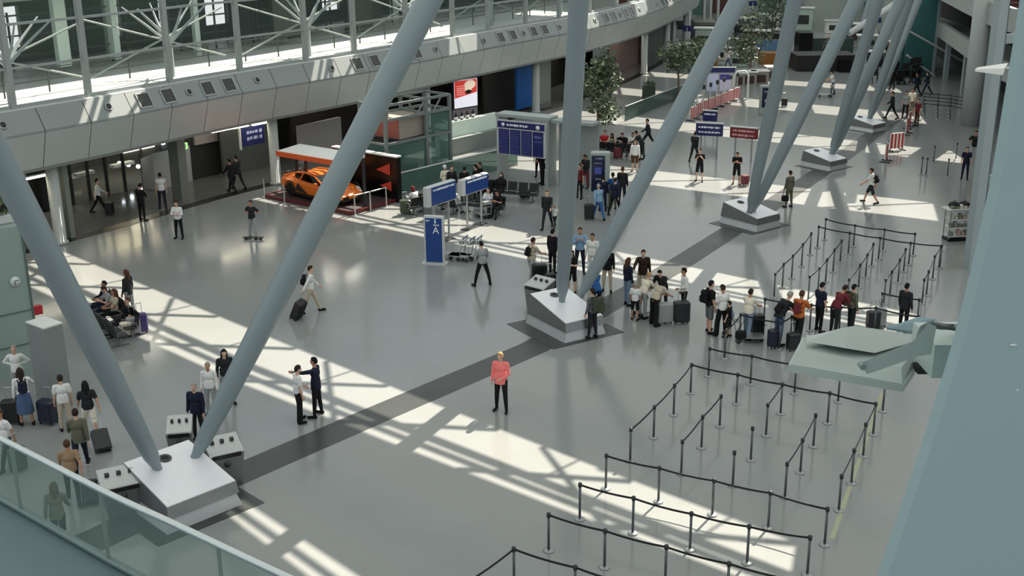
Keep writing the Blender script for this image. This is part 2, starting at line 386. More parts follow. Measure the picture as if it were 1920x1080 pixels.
def person(px,py,yaw,pose,s,top,bot,hair,label,shoe='black',skin=None,group=None,z=0.0,loc=None,hat=None):
    global NP
    base=loc if loc is not None else F(px,py,z);NP+=1
    t=thing('person',label,'person',base,R(yaw),group);t.scale=(s,s,s)
    def part(n,kind,m):
        me=pmesh(pose,kind);o=link(n,me,t);o.material_slots[0].link='OBJECT';o.material_slots[0].material=m;return o
    part('body','body',SKINS[skin if skin is not None else NP%2])
    tk,tc_=top.split(':');bk,bc=(bot.split(':') if bot else (None,None))
    nm={'tee':'t_shirt','shirt':'shirt','jacket':'jacket','vest':'vest','longtop':'long_top','dress':'dress'}
    part(nm[tk],tk,cl(tc_))
    if bk: part({'trousers':'trousers','wide':'wide_trousers','shorts':'shorts','skirt':'skirt'}[bk],bk,cl(bc))
    if hair:
        hk,hc=hair.split(':');part('headscarf' if hk=='scarf' else('cap' if hk=='cap' else 'hair'),'hair_'+hk,cl(hc))
    if (pose,'shoeL') not in PC:pmesh(pose,'shoe')
    for sd in 'LR':
        o=link('shoe',PC[(pose,'shoe'+sd)],t);o.material_slots[0].link='OBJECT';o.material_slots[0].material=cl(shoe)
    t['pose']=pose
    return t
def onback(t,pose,col,label,big=1.0,name='backpack'):
    J=skel(POSES[pose]);s=t.scale.x;M=Matrix.Translation(t.location)@Matrix.Rotation(t.rotation_euler.z,4,'Z')@Matrix.Scale(s,4)
    c=J['pel']+J['u']*.30+Vector((0,-.13-.1*big,0))
    b=thing(name,label,'backpack',M@c,t.rotation_euler.z);b.rotation_euler=(-math.atan2(J['u'].y,J['u'].z),0,t.rotation_euler.z)
    m=MB();m.box((0,0,0),(.31*big,.18*big,.46*big),bev=.06*big);m.build('pack_body',cl(col),b)
    m=MB();m.box((0,-.115*big,-.08*big),(.22*big,.06*big,.22*big),bev=.025);m.build('front_pocket',cl(col),b)
    for sx in(-1,1):
        m=MB();m.tube([(sx*.1,.07*big,.19*big),(sx*.11,.17*big,.2),(sx*.12,.13*big+.2,.13),(sx*.13,.13*big+.17,-.03),(sx*.12,.08*big,-.17*big)],.016,6);m.build('shoulder_strap',cl('black'),b)
    return b
def suitcase(px,py,yaw,col,label,w=.44,h=.62,d=.26,tilt=0,z=0,group=None,handle=True,gloss=.4,loc=None):
    b=thing('suitcase',label,'suitcase',loc if loc is not None else F(px,py,z),R(yaw),group);b.rotation_euler=(R(tilt),0,R(yaw))
    sh=mat('suitcase '+col,CC[col],gloss,0,.08,6)
    m=MB();m.box((0,0,.07+h/2),(w,d,h),bev=.04)
    for k in range(5): m.box((-w*.36+k*w*.18,-d/2-.004,.07+h/2),(w*.05,.012,h*.78))
    m.build('shell',sh,b)
    for sx in(-1,1):
        for sy in(-1,1):
            m=MB();m.tube([(sx*w*.38-.012,sy*d*.34,.035),(sx*w*.38+.012,sy*d*.34,.035)],.035,10);m.box((sx*w*.38,sy*d*.34,.065),(.035,.04,.03));m.build('wheel',DARK,b)
    if handle:
        m=MB();hh=h+.07+.36
        for sx in(-1,1):m.tube([(sx*w*.2,d*.3,h),(sx*w*.2,d*.3,hh)],.009,6)
        m.tube([(-w*.24,d*.3,hh),(w*.24,d*.3,hh)],.016,8);m.build('handle',STEEL,b)
    return b
# ------------------------------------------------------------------ light
SUNV=Vector((.50,.77,1.0))           # towards the sun, per metre of height
w=bpy.data.worlds.new('sky');SC.world=w;w.use_nodes=True
bg=w.node_tree.nodes['Background'];bg.inputs[0].default_value=(.82,.91,1.0,1);bg.inputs[1].default_value=.85
sl=bpy.data.lights.new('sun','SUN');sl.energy=11.5;sl.angle=R(.4);sl.color=(1,.885,.74)
so=bpy.data.objects.new('sun',sl);COL.objects.link(so);so.rotation_euler=SUNV.to_track_quat('Z','Y').to_euler();so.location=(10,10,40)
# ------------------------------------------------------------------ setting: floor
FLM=floor_mat('hall floor tiles',(136,140,139),.14,spec=.3)
m=MB();m.box((10,70,-.1),(220,260,.2));struct(m.build('floor',FLM))
def poly_strip(name,pts,z0,z1,mt):
    m=MB();m.prism([(p.x,p.y) for p in pts],z0,z1);return m.build(name,mt)
STRM=floor_mat('dark stone inlay',(58,62,61),.34,.6,.9,R(-36),spec=.35)
sc=[F(*p) for p in((-60,1105),(140,1030),(450,888),(700,780),(1000,652),(1260,503),(1430,395),(1560,308),(1640,250),(1700,205))]
sc=[p for p in sc];m=MB();vs=[];L=[];Rr=[]
for i,p in enumerate(sc):
    t=(sc[min(i+1,len(sc)-1)]-sc[max(i-1,0)]).normalized();n=Vector((-t.y,t.x,0))*.56;L.append(p+n);Rr.append(p-n)
for i in range(len(sc)-1):
    m.hull([Rr[i]+Vector((0,0,.001)),Rr[i+1]+Vector((0,0,.001)),L[i+1]+Vector((0,0,.001)),L[i]+Vector((0,0,.001))],[q+Vector((0,0,.006)) for q in(Rr[i],Rr[i+1],L[i+1],L[i])])
struct(m.build('floor_inlay_stripe',STRM),'dark grey stone stripe crossing the hall floor under the slanted columns','floor inlay')
YEL=mat('faded yellow line',(158,160,134),.5)
m=MB()
for a,b in(((1738,455+300),(1722,850)),((1716,865),(1640,1010))):
    pass
ya,yb=F(1655,735),F(1560,1010);d=(yb-ya).normalized();n=Vector((-d.y,d.x,0))*.06
m.hull([ya-n,yb-n,yb+n,ya+n],[q+Vector((0,0,.004)) for q in(ya-n,yb-n,yb+n,ya+n)])
struct(m.build('floor_line',YEL),'faded yellow line on the floor beside the belt maze','floor marking')
# ------------------------------------------------------------------ facade curve
BC=[(-40,22),(-34,30.5),(-29,37.5),(-25.3,42.9),(-21.5,48.4),(-18.1,53.3),(-14.2,59.4),(-9.0,66.2),(-5.0,72.3),(0,80.1),(5.7,88.7),(10.7,98.9),(14.9,110.3),(17.4,118.2),(19.6,126.5),(21,140),(21.5,150)]
def cat(P,n=12):
    o=[]
    for i in range(1,len(P)-2):
        p0,p1,p2,p3=[Vector((q[0],q[1],0)) for q in P[i-1:i+3]]
        for k in range(n):
            t=k/n;o.append(.5*((2*p1)+(p2-p0)*t+(2*p0-5*p1+4*p2-p3)*t*t+(3*p1-p0-3*p2+p3)*t**3))
    o.append(Vector((P[-2][0],P[-2][1],0)));return o
_c=cat(BC);_s=[0]
for i in range(1,len(_c)):_s.append(_s[-1]+(_c[i]-_c[i-1]).length)
SL=_s[-1]
def arc(s,o=0.0,z=0.0):
    s=max(0,min(SL-1e-4,s));i=0
    lo,hi=0,len(_s)-1
    while hi-lo>1:
        mid=(lo+hi)//2
        if _s[mid]<=s:lo=mid
        else:hi=mid
    f=(s-_s[lo])/(_s[hi]-_s[lo]);p=_c[lo].lerp(_c[hi],f)
    a=_c[max(lo-1,0)];b=_c[min(hi+1,len(_c)-1)];t=(b-a).normalized();n=Vector((t.y,-t.x,0))
    return p+n*o+Vector((0,0,z))
def adir(s):
    d=arc(s+.3)-arc(s-.3);return math.atan2(d.y,d.x)
def s_at(px,py,z):
    g=F(px,py,z);return min((( _c[i]-Vector((g.x,g.y,0))).length,_s[i]) for i in range(len(_c)))[1]
def s_px(px,o=0.0,z=0.0):
    best=None
    for i in range(int(SL*4)):
        p=arc(i/4,o,z);v=p-Vector((0,0,CH));a=v.dot(cr);d=v.dot(Fw)
        if d<2:continue
        x=960+FPX*a/d
        if best is None or abs(x-px)<best[0]:best=(abs(x-px),i/4)
    return best[1]
def arcsweep(m,prof,s0,s1,step=1.0,mi=0,gap=0.0,closed=True):
    n=max(1,int(round((s1-s0)/step)));k=len(prof);vs=[];fs=[]
    for i in range(n+1):
        s=s0+(s1-s0)*i/n
        for(o,z)in prof:vs.append(arc(s,o,z))
    for i in range(n):
        for j in range(k if closed else k-1):
            a,b=i*k+j,i*k+(j+1)%k;fs.append((a,b,b+k,a+k))
    if closed: fs+=[tuple(range(k)),tuple(reversed(range(n*k,(n+1)*k)))]
    return m.add(vs,fs,mi)
def arcbox(m,s,o,z,d,mi=0,dz=None):
    return m.box(arc(s,o,z),d,adir(s),mi)
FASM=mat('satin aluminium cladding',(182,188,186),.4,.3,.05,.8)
SEAM=mat('dark joint',(48,52,52),.7)
# core + panels
m=MB();arcsweep(m,[(-.15,3.68),(.10,3.78),(.56,5.34),(.06,6.20),(-.15,6.20)],0,SL,1.0);struct(m.build('wall_gallery_fascia_core',SEAM),'dark backing of the curved gallery edge','fascia')
s=1.0;pans=MB();PW=2.3
up=MB()
while s+PW<SL:
    g=.02
    arcsweep(pans,[(.14,3.72),(.64,5.28),(.60,5.28),(.10,3.72)],s+g,s+PW-g,.77)
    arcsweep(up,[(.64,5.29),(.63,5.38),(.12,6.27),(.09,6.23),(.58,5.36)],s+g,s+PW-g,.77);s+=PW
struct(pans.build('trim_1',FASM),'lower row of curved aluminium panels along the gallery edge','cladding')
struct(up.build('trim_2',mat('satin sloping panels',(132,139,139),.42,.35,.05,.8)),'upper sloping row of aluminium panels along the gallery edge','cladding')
m=MB();arcsweep(m,[(-.5,6.20),(.1,6.20),(.1,6.29),(-.5,6.29)],0,SL,1.0);struct(m.build('trim_3',LGREY),'light ledge along the top of the gallery edge','trim')
m=MB();arcsweep(m,[(-.6,3.58),(.12,3.58),(.14,3.72),(-.6,3.72)],0,SL,1.0);struct(m.build('trim_4',mat('soffit edge',(128,132,130),.5,.3)),'soffit edge below the curved gallery panels','trim')
# windows and round vents in the upper panels
def onpanel(s,f): # point on sloping upper panel
    a=arc(s,.63,5.38);b=arc(s,.12,6.27);return a.lerp(b,f)
def panelM(s):
    t=(arc(s+.2)-arc(s-.2)).normalized();b=(arc(s,.12,6.27)-arc(s,.63,5.38)).normalized();n=t.cross(b)
    return Matrix((t,b,n)).transposed().to_4x4()
WIN=mat('dark smoked window',(38,42,42),.15);FR=mat('window frame grey',(150,156,156),.4,.4)
sw0=s_px(273,.37,6.0);sw1=s_px(669,.37,6.0);PER=sw1-sw0
FRAC=dict(w=[0,.1,.275,.37],d=[.19,.50,.86])
k=0;kv=0
for per in range(-1,8):
    for f in FRAC['w']:
        s=sw0+(per+f)*PER
        if 2<s<SL-2 and -20<pxof(onpanel(s,.5))[0]<1320 and pxof(onpanel(s,.5))[1]>-12:
            k+=1;t=thing('square_window','','window',onpanel(s,.5),0,'square windows along the gallery edge');t.rotation_euler=panelM(s).to_euler()
            a=MB()
            for q in(-1,1):
                a.box((q*.36,0,.02),(.07,.76,.05));a.box((0,q*.35,.02),(.72,.07,.05))
            a.build('frame',FR,t);a=MB();a.box((0,0,.008),(.66,.66,.02));a.build('pane',WIN,t);t['label']=f'{ORD[k-1]} small square dark window from the left along the gallery edge'
    for f in FRAC['d']:
        s=sw0+(per+f)*PER
        if 2<s<SL-2 and -20<pxof(onpanel(s,.5))[0]<1320 and pxof(onpanel(s,.5))[1]>-12:
            kv+=1;t=thing('round_vent',f'{ORD[kv-1]} small round dark nozzle from the left along the gallery edge','vent',onpanel(s,.5),0,'round nozzles along the gallery edge');t.rotation_euler=panelM(s).to_euler()
            a=MB();a.lathe([(.2,0),(.2,.05),(.14,.07),(.12,.03)],n=16);a.build('ring',FR,t);a=MB();a.lathe([(.13,.02),(.13,.055)],n=14);a.build('nozzle',DARK,t)
# glazed gallery wall above
GG=glass('gallery glass',(170,200,190),.05)
gl0=-.35
m=MB();arcsweep(m,[(gl0,6.3),(gl0+.02,6.3),(gl0+.02,12.6),(gl0,12.6)],0,SL-2,1.0);struct(m.build('window_1',GG),'greenish glazed wall above the curved gallery edge','glazing')
m=MB();MULS=[s_px(p,gl0,6.4) for p in(20,163,313,447,573,665,760,845,915,985,1045,1105,1150,1195,1235,1270)]
for s in MULS: arcbox(m,s,gl0+.06,9.3,(.26,.22,6.4))
struct(m.build('trim_5',mat('mullion grey',(150,158,156),.5,.2)),'vertical steel mullions of the glazed gallery wall','mullions')
m=MB()
for z,h in((6.34,.14),(7.95,.10),(9.75,.10),(11.6,.12)): arcsweep(m,[(gl0-.05,z-h/2),(gl0+.12,z-h/2),(gl0+.12,z+h/2),(gl0-.05,z+h/2)],0,SL-2,1.0)
struct(m.build('trim_6',mat('transom grey',(150,158,156),.5,.2)),'horizontal steel rails of the glazed gallery wall','transoms')
# gallery interior
m=MB();arcsweep(m,[(-.3,5.9),(-.3,6.2),(-16,6.2),(-16,5.9)],0,SL-2,1.5);struct(m.build('gallery_floor',mat('gallery floor pale',(204,207,205),.45)),'pale floor of the upper gallery behind the glass','floor')
m=MB();rr=random.Random(9);q=0
while q<SL-4:
    L=rr.uniform(2.2,5.0);arcsweep(m,[(-14,6.2),(-13.7,6.2),(-13.7,13),(-14,13)],q,min(SL-2,q+L),1.2);q+=L+rr.uniform(.8,2.2)
arcsweep(m,[(-14,6.2),(-13.7,6.2),(-13.7,7.0),(-14,7.0)],0,SL-2,2);arcsweep(m,[(-14,9.2),(-13.7,9.2),(-13.7,13),(-14,13)],0,SL-2,2)
struct(m.build('wall_gallery_back',mat('gallery back wall',(62,66,58),.7)),'dark back wall of the upper gallery with bright openings','wall')
GDK=mat('gallery dark panel',(30,36,32),.5);GLT=mat('gallery light panel',(196,214,204),.6)
m=MB();m2=MB();rr=random.Random(3);s=4
while s<SL-6:
    wd=rr.uniform(.8,2.6);o=rr.uniform(-12.8,-7);lt=rr.random()>.72;arcbox(m2 if lt else m,s,o,8.0+rr.uniform(-.2,.5),(wd*(.35 if lt else 1),.3,3.7));s+=wd+rr.uniform(.3,1.6)
struct(m.build('wall_gallery_partitions',GDK),'dark partition panels standing in the gallery','partition');struct(m2.build('wall_gallery_light_partitions',GLT),'pale glazed partition panels standing in the gallery','partition')
m=MB();arcsweep(m,[(-5.2,10.2),(-5.2,10.8),(-14,11.2),(-14,10.6)],0,SL-2,2);struct(m.build('ceiling_gallery',mat('gallery ceiling',(120,128,122),.7)),'grey ceiling band inside the upper gallery','ceiling')
m=MB()
for i in range(int(SL/1.15)):
    if i%5!=2: arcbox(m,1+i*1.15,-9.5-(i%3)*.6,7.7,(.09,.09,3.0))
for z in(7.1,8.1,9.1): arcsweep(m,[(-9.6,z),(-9.52,z),(-9.52,z+.08),(-9.6,z+.08)],0,SL-2,1.5)
struct(m.build('trim_10',mat('gallery lattice dark',(50,58,54),.5)),'dark slim frame lattice inside the upper gallery','frames')
rail=MB()
for i in range(int(SL/2.4)): arcbox(rail,1+i*2.4,-3.6,6.75,(.06,.06,1.1))
for z in(6.75,7.0,7.28): arcsweep(rail,[(-3.63,z),(-3.57,z),(-3.57,z+.05),(-3.63,z+.05)],0,SL-2,1.5)
tag(rail.build('gallery_railing',mat('rail dark green grey',(60,70,66),.5)),'dark railing along the gallery walkway behind the glass','railing')
# steel branches behind glass
for i in range(10):
    s=6+i*9.2
    if s>SL-10:break
    t=thing('branching_support','','support',arc(s,-2.2,6.2),adir(s),'branching steel supports behind the gallery glass');t['label']=f'{ORD[i]} branching steel support from the left behind the gallery glass'
    a=MB();a.tube([(0,0,0),(0,0,2.0)],[.16,.14],8);a.build('trunk',GREYP,t)
    for q in range(6):
        g=q*math.pi/3+.4;a=MB();a.tube([(0,0,1.6),(1.0*math.cos(g),.8*math.sin(g),2.5),(2.4*math.cos(g),1.5*math.sin(g),3.5)],[.09,.07,.04],6);a.build('branch',GREYP,t)
    a=MB();a.tube([(-4.5,.9,.3),(4.5,.9,3.0)],.05,6);a.tube([(-4.5,.9,3.2),(4.5,.9,.5)],.05,6);a.build('cross_brace',mat('brace grey',(140,150,146),.5),t)
# ------------------------------------------------------------------ arcade below
ARF=floor_mat('arcade floor',(104,106,104),.10,1.5,.9,R(-35))
m=MB();arcsweep(m,[(-.95,.002),(-.95,.012),(-16,.012),(-16,.002)],0,SL-2,2);struct(m.build('floor_arcade',ARF),'dark polished floor of the arcade under the gallery','floor')
m=MB();arcsweep(m,[(-.35,.003),(-.35,.014),(-1.0,.014),(-1.0,.003)],0,SL-2,1.5);struct(m.build('floor_kerb_stripe',mat('black kerb stone',(26,27,27),.3)),'black stone stripe along the edge of the arcade','floor inlay')
m=MB();arcsweep(m,[(-.6,3.55),(-.6,3.75),(-16,3.75),(-16,3.55)],0,SL-2,2);struct(m.build('ceiling_arcade',mat('arcade ceiling',(66,66,62),.8)),'dark ceiling of the arcade under the gallery','ceiling')
m=MB();arcsweep(m,[(-13,0),(-12.8,0),(-12.8,3.6),(-13,3.6)],0,SL-2,2);struct(m.build('wall_arcade_back',mat('arcade back wall',(72,70,66),.7)),'brown grey back wall of the arcade','wall')
COLM=mat('column paint',(164,170,168),.5)
for p in((112,460),(515,300),(800,300),(1005,205),(1208,135),(1250,110),(1285,90)):
    s=s_px(p[0],-.45,1.0);a=MB();a.lathe([(.34,.01),(.34,.12),(.27,.13),(.27,3.55)],n=20)
    o=a.build('arcade_column',COLM,None,arc(s,-.45,0));struct(o,'round pale column carrying the gallery edge','column')
s=s_px(-90,-.45,1.0);a=MB();a.lathe([(.27,.0),(.27,3.55)],n=20)
# ------------------------------------------------------------------ roof with skylight strips
RZ=16.5
def V2(x,y): return Vector((x,y,0))
def lineat(P,n=8,xl=-46,xr=None,xe=90):
    P=[Vector((a,b,0)) for a,b in P]
    d=(P[0]-P[1]).normalized();L=P[0]+d*((xl-P[0].x)/d.x)
    d2=(P[-1]-P[-2]).normalized();E=P[-1]+d2*((xe-P[-1].x)/d2.x)
    return L,P,E
B=[ # (upper edge, lower edge) of each lit strip on the floor, left to right
 ([(-7.0,27.15),(-3.0,22.9)],[(-7.35,26.6),(-3.6,22.3)]),
 ([(-24,54.0),(-5.6,36.05),(2,29.0),(6.7,24.8)],[(-24,49.5),(-8.8,34.9),(1,26.7),(6.0,22.6)]),
 ([(-20,68.4),(-6.1,57.5),(2.2,50.95),(15.0,40.55)],[(-20,64.3),(-3.7,51.4),(3.8,45.6),(13.9,38.6)]),
 ([(-14,76.3),(7.2,65.4),(12.4,61.9),(20.9,57.0)],[(-14,73.0),(5.6,62.7),(11.9,58.3),(20.0,53.6)]),
 ([(-8,93),(4,84.8),(12.2,79.0),(26.8,68.8)],[(-8,89),(4.9,80.4),(11.9,75.3),(26.1,65.6)]),
 ([(0,100.5),(8.9,94.4),(20.4,87.0),(30.2,80.0)],[(0,97),(8.9,90.9),(20.0,83.2),(29.6,76.6)]),
 ([(4,108.5),(12,103.1),(30.7,93.3),(33,92)],[(4,105.6),(12,100.4),(30.5,90.6),(33,89.2)]),
]
def rs(p): return Vector((p[0]+SUNV.x*RZ,p[1]+SUNV.y*RZ,RZ))
def resamp(P,n=7):
    P=[Vector((a,b,0)) for a,b in P];L=[0]
    for i in range(1,len(P)):L.append(L[-1]+(P[i]-P[i-1]).length)
    o=[]
    for k in range(n):
        t=L[-1]*k/(n-1);i=0
        while i<len(P)-2 and L[i+1]<t:i+=1
        o.append(P[i].lerp(P[i+1],(t-L[i])/(L[i+1]-L[i])))
    return o
RT=bpy.data.materials.new('translucent roof panel');RT.use_nodes=True
nt=RT.node_tree;nt.nodes.clear();o_=nt.nodes.new('ShaderNodeOutputMaterial');d_=nt.nodes.new('ShaderNodeBsdfDiffuse');d_.inputs[0].default_value=(.5,.52,.53,1)
t_=nt.nodes.new('ShaderNodeBsdfTranslucent');t_.inputs[0].default_value=(.83,.91,.95,1);mx=nt.nodes.new('ShaderNodeMixShader')
nz=nt.nodes.new('ShaderNodeTexNoise');nz.inputs['Scale'].default_value=.3;mm=nt.nodes.new('ShaderNodeMath');mm.operation='MULTIPLY_ADD';mm.inputs[1].default_value=.04;mm.inputs[2].default_value=.222
nt.links.new(nz.outputs['Fac'],mm.inputs[0]);nt.links.new(mm.outputs[0],mx.inputs[0]);nt.links.new(d_.outputs[0],mx.inputs[1]);nt.links.new(t_.outputs[0],mx.inputs[2]);nt.links.new(mx.outputs[0],o_.inputs[0])
rf=MB()
def rq(a,b,c,d): rf.quad(rs(a),rs(b),rs(c),rs(d))
lines=[]
for up_,lo_ in B:
    lines.append((resamp(lo_),resamp(up_)))
XR=80
def aoff(p):
    i=min(range(len(_c)),key=lambda k:(_c[k]-Vector((p.x,p.y,0))).length);t=_c[min(i+1,len(_c)-1)]-_c[max(i-1,0)];n=Vector((t.y,-t.x,0)).normalized()
    return (Vector((p.x,p.y,0))-_c[i]).dot(n)
def clipL(P):
    P=list(P)
    if P[0].x<-9: # starts left of the hall: cut where it meets the facade
        k=0
        while k<len(P)-1 and aoff(P[k+1])<-1.4:k+=1
        f=0
        while f<1 and aoff(P[k].lerp(P[k+1],f))<-1.4:f+=.01
        P=[P[k].lerp(P[k+1],f)]+P[k+1:]
    return resamp([(p.x,p.y) for p in P])
def extL(P):
    q=P[0].copy();d=Vector((-1,.85,0))*.1;k=0
    while aoff(q)>-1.4 and k<600:q+=d;k+=1
    return q
def extR(P): return Vector((XR,P[-1].y-(XR-P[-1].x)*.85,0))
def clipAll(P): return clipL(P)
lines=[(clipAll(l),clipAll(u)) for l,u in lines]
prev=[Vector((-48,-60,0))]+[Vector((-20+4*k,-60,0)) for k in range(7)]+[Vector((XR,-60,0))]
for lo_,up_ in lines:
    cur=[extL(lo_)]+lo_+[extR(lo_)]
    if lo_ is lines[0][0]:
        ex=[Vector((-44,14,0)),Vector((-40,21,0))];rf.quad(rs(prev[0]),rs(prev[1]),rs(cur[1]),rs(ex[1]));rf.add([rs(ex[1]),rs(cur[1]),rs(cur[0])],[(0,1,2)])
    for i in range(8):
        if lo_ is lines[0][0] and i==0: continue
        rq(prev[i],prev[i+1],cur[i+1],cur[i])
    u2=[extL(up_)]+up_+[extR(up_)]
    rq(cur[0],cur[1],u2[1],u2[0]);rq(cur[7],cur[8],u2[8],u2[7])
    prev=u2
cur=[Vector((21+(XR-21)*k/8,190,0)) for k in range(9)]
for i in range(8): rq(prev[i],prev[i+1],cur[i+1],cur[i])
struct(rf.build('roof',RT),'translucent hall roof with open skylight strips','roof')
# opaque ribs and braces in the skylights (they cast the strip and cross shadows)
rb=MB()
def bar(a,b,wd,dz=.0,th=.12):
    a,b=rs((a.x,a.y)),rs((b.x,b.y));d=(b-a).normalized();n=Vector((-d.y,d.x,0))*wd/2
    rb.hull([a-n,b-n,b+n,a+n],[p+Vector((0,0,th)) for p in(a-n,b-n,b+n,a+n)])
for bi,(lo_,up_) in enumerate(lines):
    if bi==0:
        bar(lo_[0].lerp(up_[0],.5),lo_[-1].lerp(up_[-1],.5),.16);continue
    fr=[(.24,.31),(.12,.15)] if bi<3 else [(.2,.26)]
    if bi==1: fr=[(.30,.42),(.14,.22)]
    if bi==2: fr=[(.30,.37),(.15,.21)]
    if bi>=3: fr=[]
    for a,b in fr:
        w_=(up_[3]-lo_[3]).length*(b-a)
        for i in range(6): bar(lo_[i].lerp(up_[i],(a+b)/2),lo_[i+1].lerp(up_[i+1],(a+b)/2),w_*.8)
    # bays
    LL=(up_[-1]-up_[0]).length;nb=max(2,int(LL/4.6))
    P=lambda t,f:(lambda i,k:(lo_[i].lerp(lo_[i+1],k)).lerp(up_[i].lerp(up_[i+1],k),f))(min(5,int(t*6)),t*6-min(5,int(t*6)))
    if bi<5:
        for q in range(nb):
            a,b=q/nb,(q+1)/nb
            bar(P(a,0),P(b,1),.18 if bi<3 else .14,.2)
            if bi<3: bar(P((a+b)/2,.42),P(a+(b-a)*.62,1),.07,.1)
            if q%2==0 and bi<3: bar(P(b,.0),P(a+(b-a)*.35,1),.13,.3)
    else:
        for q in range(nb+1): bar(P(min(.999,q/nb),0),P(min(.999,q/nb),1),.3)
gl=[(-8.6,22.6),(-2.0,32.3),(7.45,46.3),(12.6,55.0),(19.5,66),(30,84)]
struct(rb.build('roof_beams',GREYP),'steel ribs and braces crossing the roof skylights','roof beams')
# ------------------------------------------------------------------ slanted column pairs
TUBE=mat('slanted column paint',(130,143,147),.42,.1,.05,.6)
TOPM=mat('lit steel plate',(226,228,232),.4,.15,.04,5)  # whitish tone paints in the light on the sloping pedestal top
PEDM=mat('brushed pedestal steel',(140,144,144),.36,.75,.08,4)
EMB=mat('dark ring emblem',(60,62,64),.5)
def along(b3,px,py,dep): # point on the view ray of a pixel at forward distance
    return AT(px,py,dep)
def legray(B3,px,py,el,near):
    d=ray(px,py).normalized();best=None;prevv=None;t=5
    while t<130:
        Q=Vector((0,0,CH))+d*t-B3;e=math.degrees(math.atan2(Q.z,math.hypot(Q.x,Q.y)))
        if prevv is not None and (prevv-el)*(e-el)<=0 and Q.z>0:
            if near: return Q
            best=Q
        prevv=e;t+=.05
    return best
VC=[ # left foot px, left far px, right foot px, right far px, centre, az, size, label
 (((303,893),(40,380),71),((357,873),(805,0),59.5),(-8.49,26.98),R(-45),'slanted column pair in the foreground, nearest the glass balustrade'),
 (((1053,575),(1085,0),79),((1083,565),(1385,0),61),(1.87,39.6),R(-58),'second slanted column pair, beside the queue in the middle of the hall'),
 (((1404,402),(1490,0),78),((1410,400),(1606,0),66),(11.1,53.3),R(-52),'third slanted column pair, behind the check-in belts on the dark stripe'),
 (((1557,292),(1647,0),76),((1561,292),(1688,0),70),(17.6,65.4),R(-52),'fourth slanted column pair, farther along the dark stripe'),
 (((1627,226),(1705,0),72),((1631,226),(1721,0),69),(23.1,76.2),R(-50),'farthest slanted column pair on the dark stripe, seen nearly edge on'),
]
PH=1.0
for vi,(l,r,c,az,lab) in enumerate(VC):
    t=thing('slanted_column_pair',lab,'column',(c[0],c[1],0),az,'slanted column pairs')
    C0=Vector((c[0],c[1],0));inv=Matrix.Rotation(-az,4,'Z')
    k=(1.0,1.0,.88,.76,.7)[vi]
    # pedestal: local x = across stripe (toward camera right), y = along stripe
    LX,LY=((1.12,1.0),(1.2,.82),(1.1,.8),(1.0,.75),(.95,.72))[vi]
    m=MB();m.box((0,0,.006),(3.0*k,3.0*k,.012));o=m.build('floor_plate',STRM,t)
    m=MB()
    m.hull([(-LX*1.03,-LY*1.06,.012),(LX*1.05,-LY*1.06,.012),(LX*1.05,LY*1.06,.012),(-LX*1.03,LY*1.06,.012)],[(-LX*.97,-LY*.94,.36*k),(LX,-LY*.94,.36*k),(LX,LY*.94,.36*k),(-LX*.97,LY*.94,.36*k)]);m.build('plinth',mat('plinth lit steel',(186,190,192),.4,.3,.06,4),t)  # brighter colour and flare stand in for ceiling light on the plinth
    m=MB();zb,zf=1.12*k,.68*k
    m.hull([(-LX,-LY,.37*k),(LX*1.04,-LY,.37*k),(LX*1.04,LY,.37*k),(-LX,LY,.37*k)],[(-LX*.92,-LY*.93,zb),(LX,-LY*.97,zf),(LX,LY*.97,zf),(-LX*.92,LY*.93,zb)]);m.build('pedestal_body',PEDM,t)
    pz=lambda x:zb+(zf-zb)*(x+LX*.92)/(LX*1.92)
    m=MB();x0,x1=-LX*.90,LX*.985
    m.hull([(x0,-LY*.92,pz(x0)),(x1,-LY*.955,pz(x1)),(x1,LY*.955,pz(x1)),(x0,LY*.92,pz(x0))],[(x0,-LY*.92,pz(x0)+.025),(x1,-LY*.955,pz(x1)+.025),(x1,LY*.955,pz(x1)+.025),(x0,LY*.92,pz(x0)+.025)]);m.build('top_plate',TOPM,t)
    m=MB();m.lathe([(.17,0),(.17,.02),(.10,.02),(.10,0)],(0,0,0),18);e=m.build('ring_emblem',EMB,t);e.location=(-LX*.55,0,pz(-LX*.55)+.028);e.rotation_euler=(0,math.atan2(zb-zf,LX*1.92),0)
    for (ft,far,el),sy in((l,-1),(r,1)):
        zz=.75*k;Bp=F(ft[0],ft[1],zz);Q=legray(Bp,far[0],far[1],el,sy<0)
        if Q is None: Q=Vector((0,0,10))
        dirv=Q.normalized();L=(RZ+2-zz)/dirv.z
        pts=[Bp-dirv*.05,Bp+dirv*.35,Bp+dirv*.7,Bp+dirv*2.0,Bp+dirv*4.2,Bp+dirv*(L*.6),Bp+dirv*L]
        pts=[inv@(p-C0) for p in pts];q=1.0 if vi<4 else .9
        m=MB();m.tube(pts,[.10*q,.12*q,.20*q,.255*q,.30*q,.32*q,.32*q],24);m.build('leg',TUBE,t)
        a=inv@(Bp-C0);dl=(inv.to_3x3()@dirv)
        m=MB();m.tube([a-dl*.35,a+dl*.12],[.17*q,.15*q],16);m.build('foot_joint',PEDM,t)
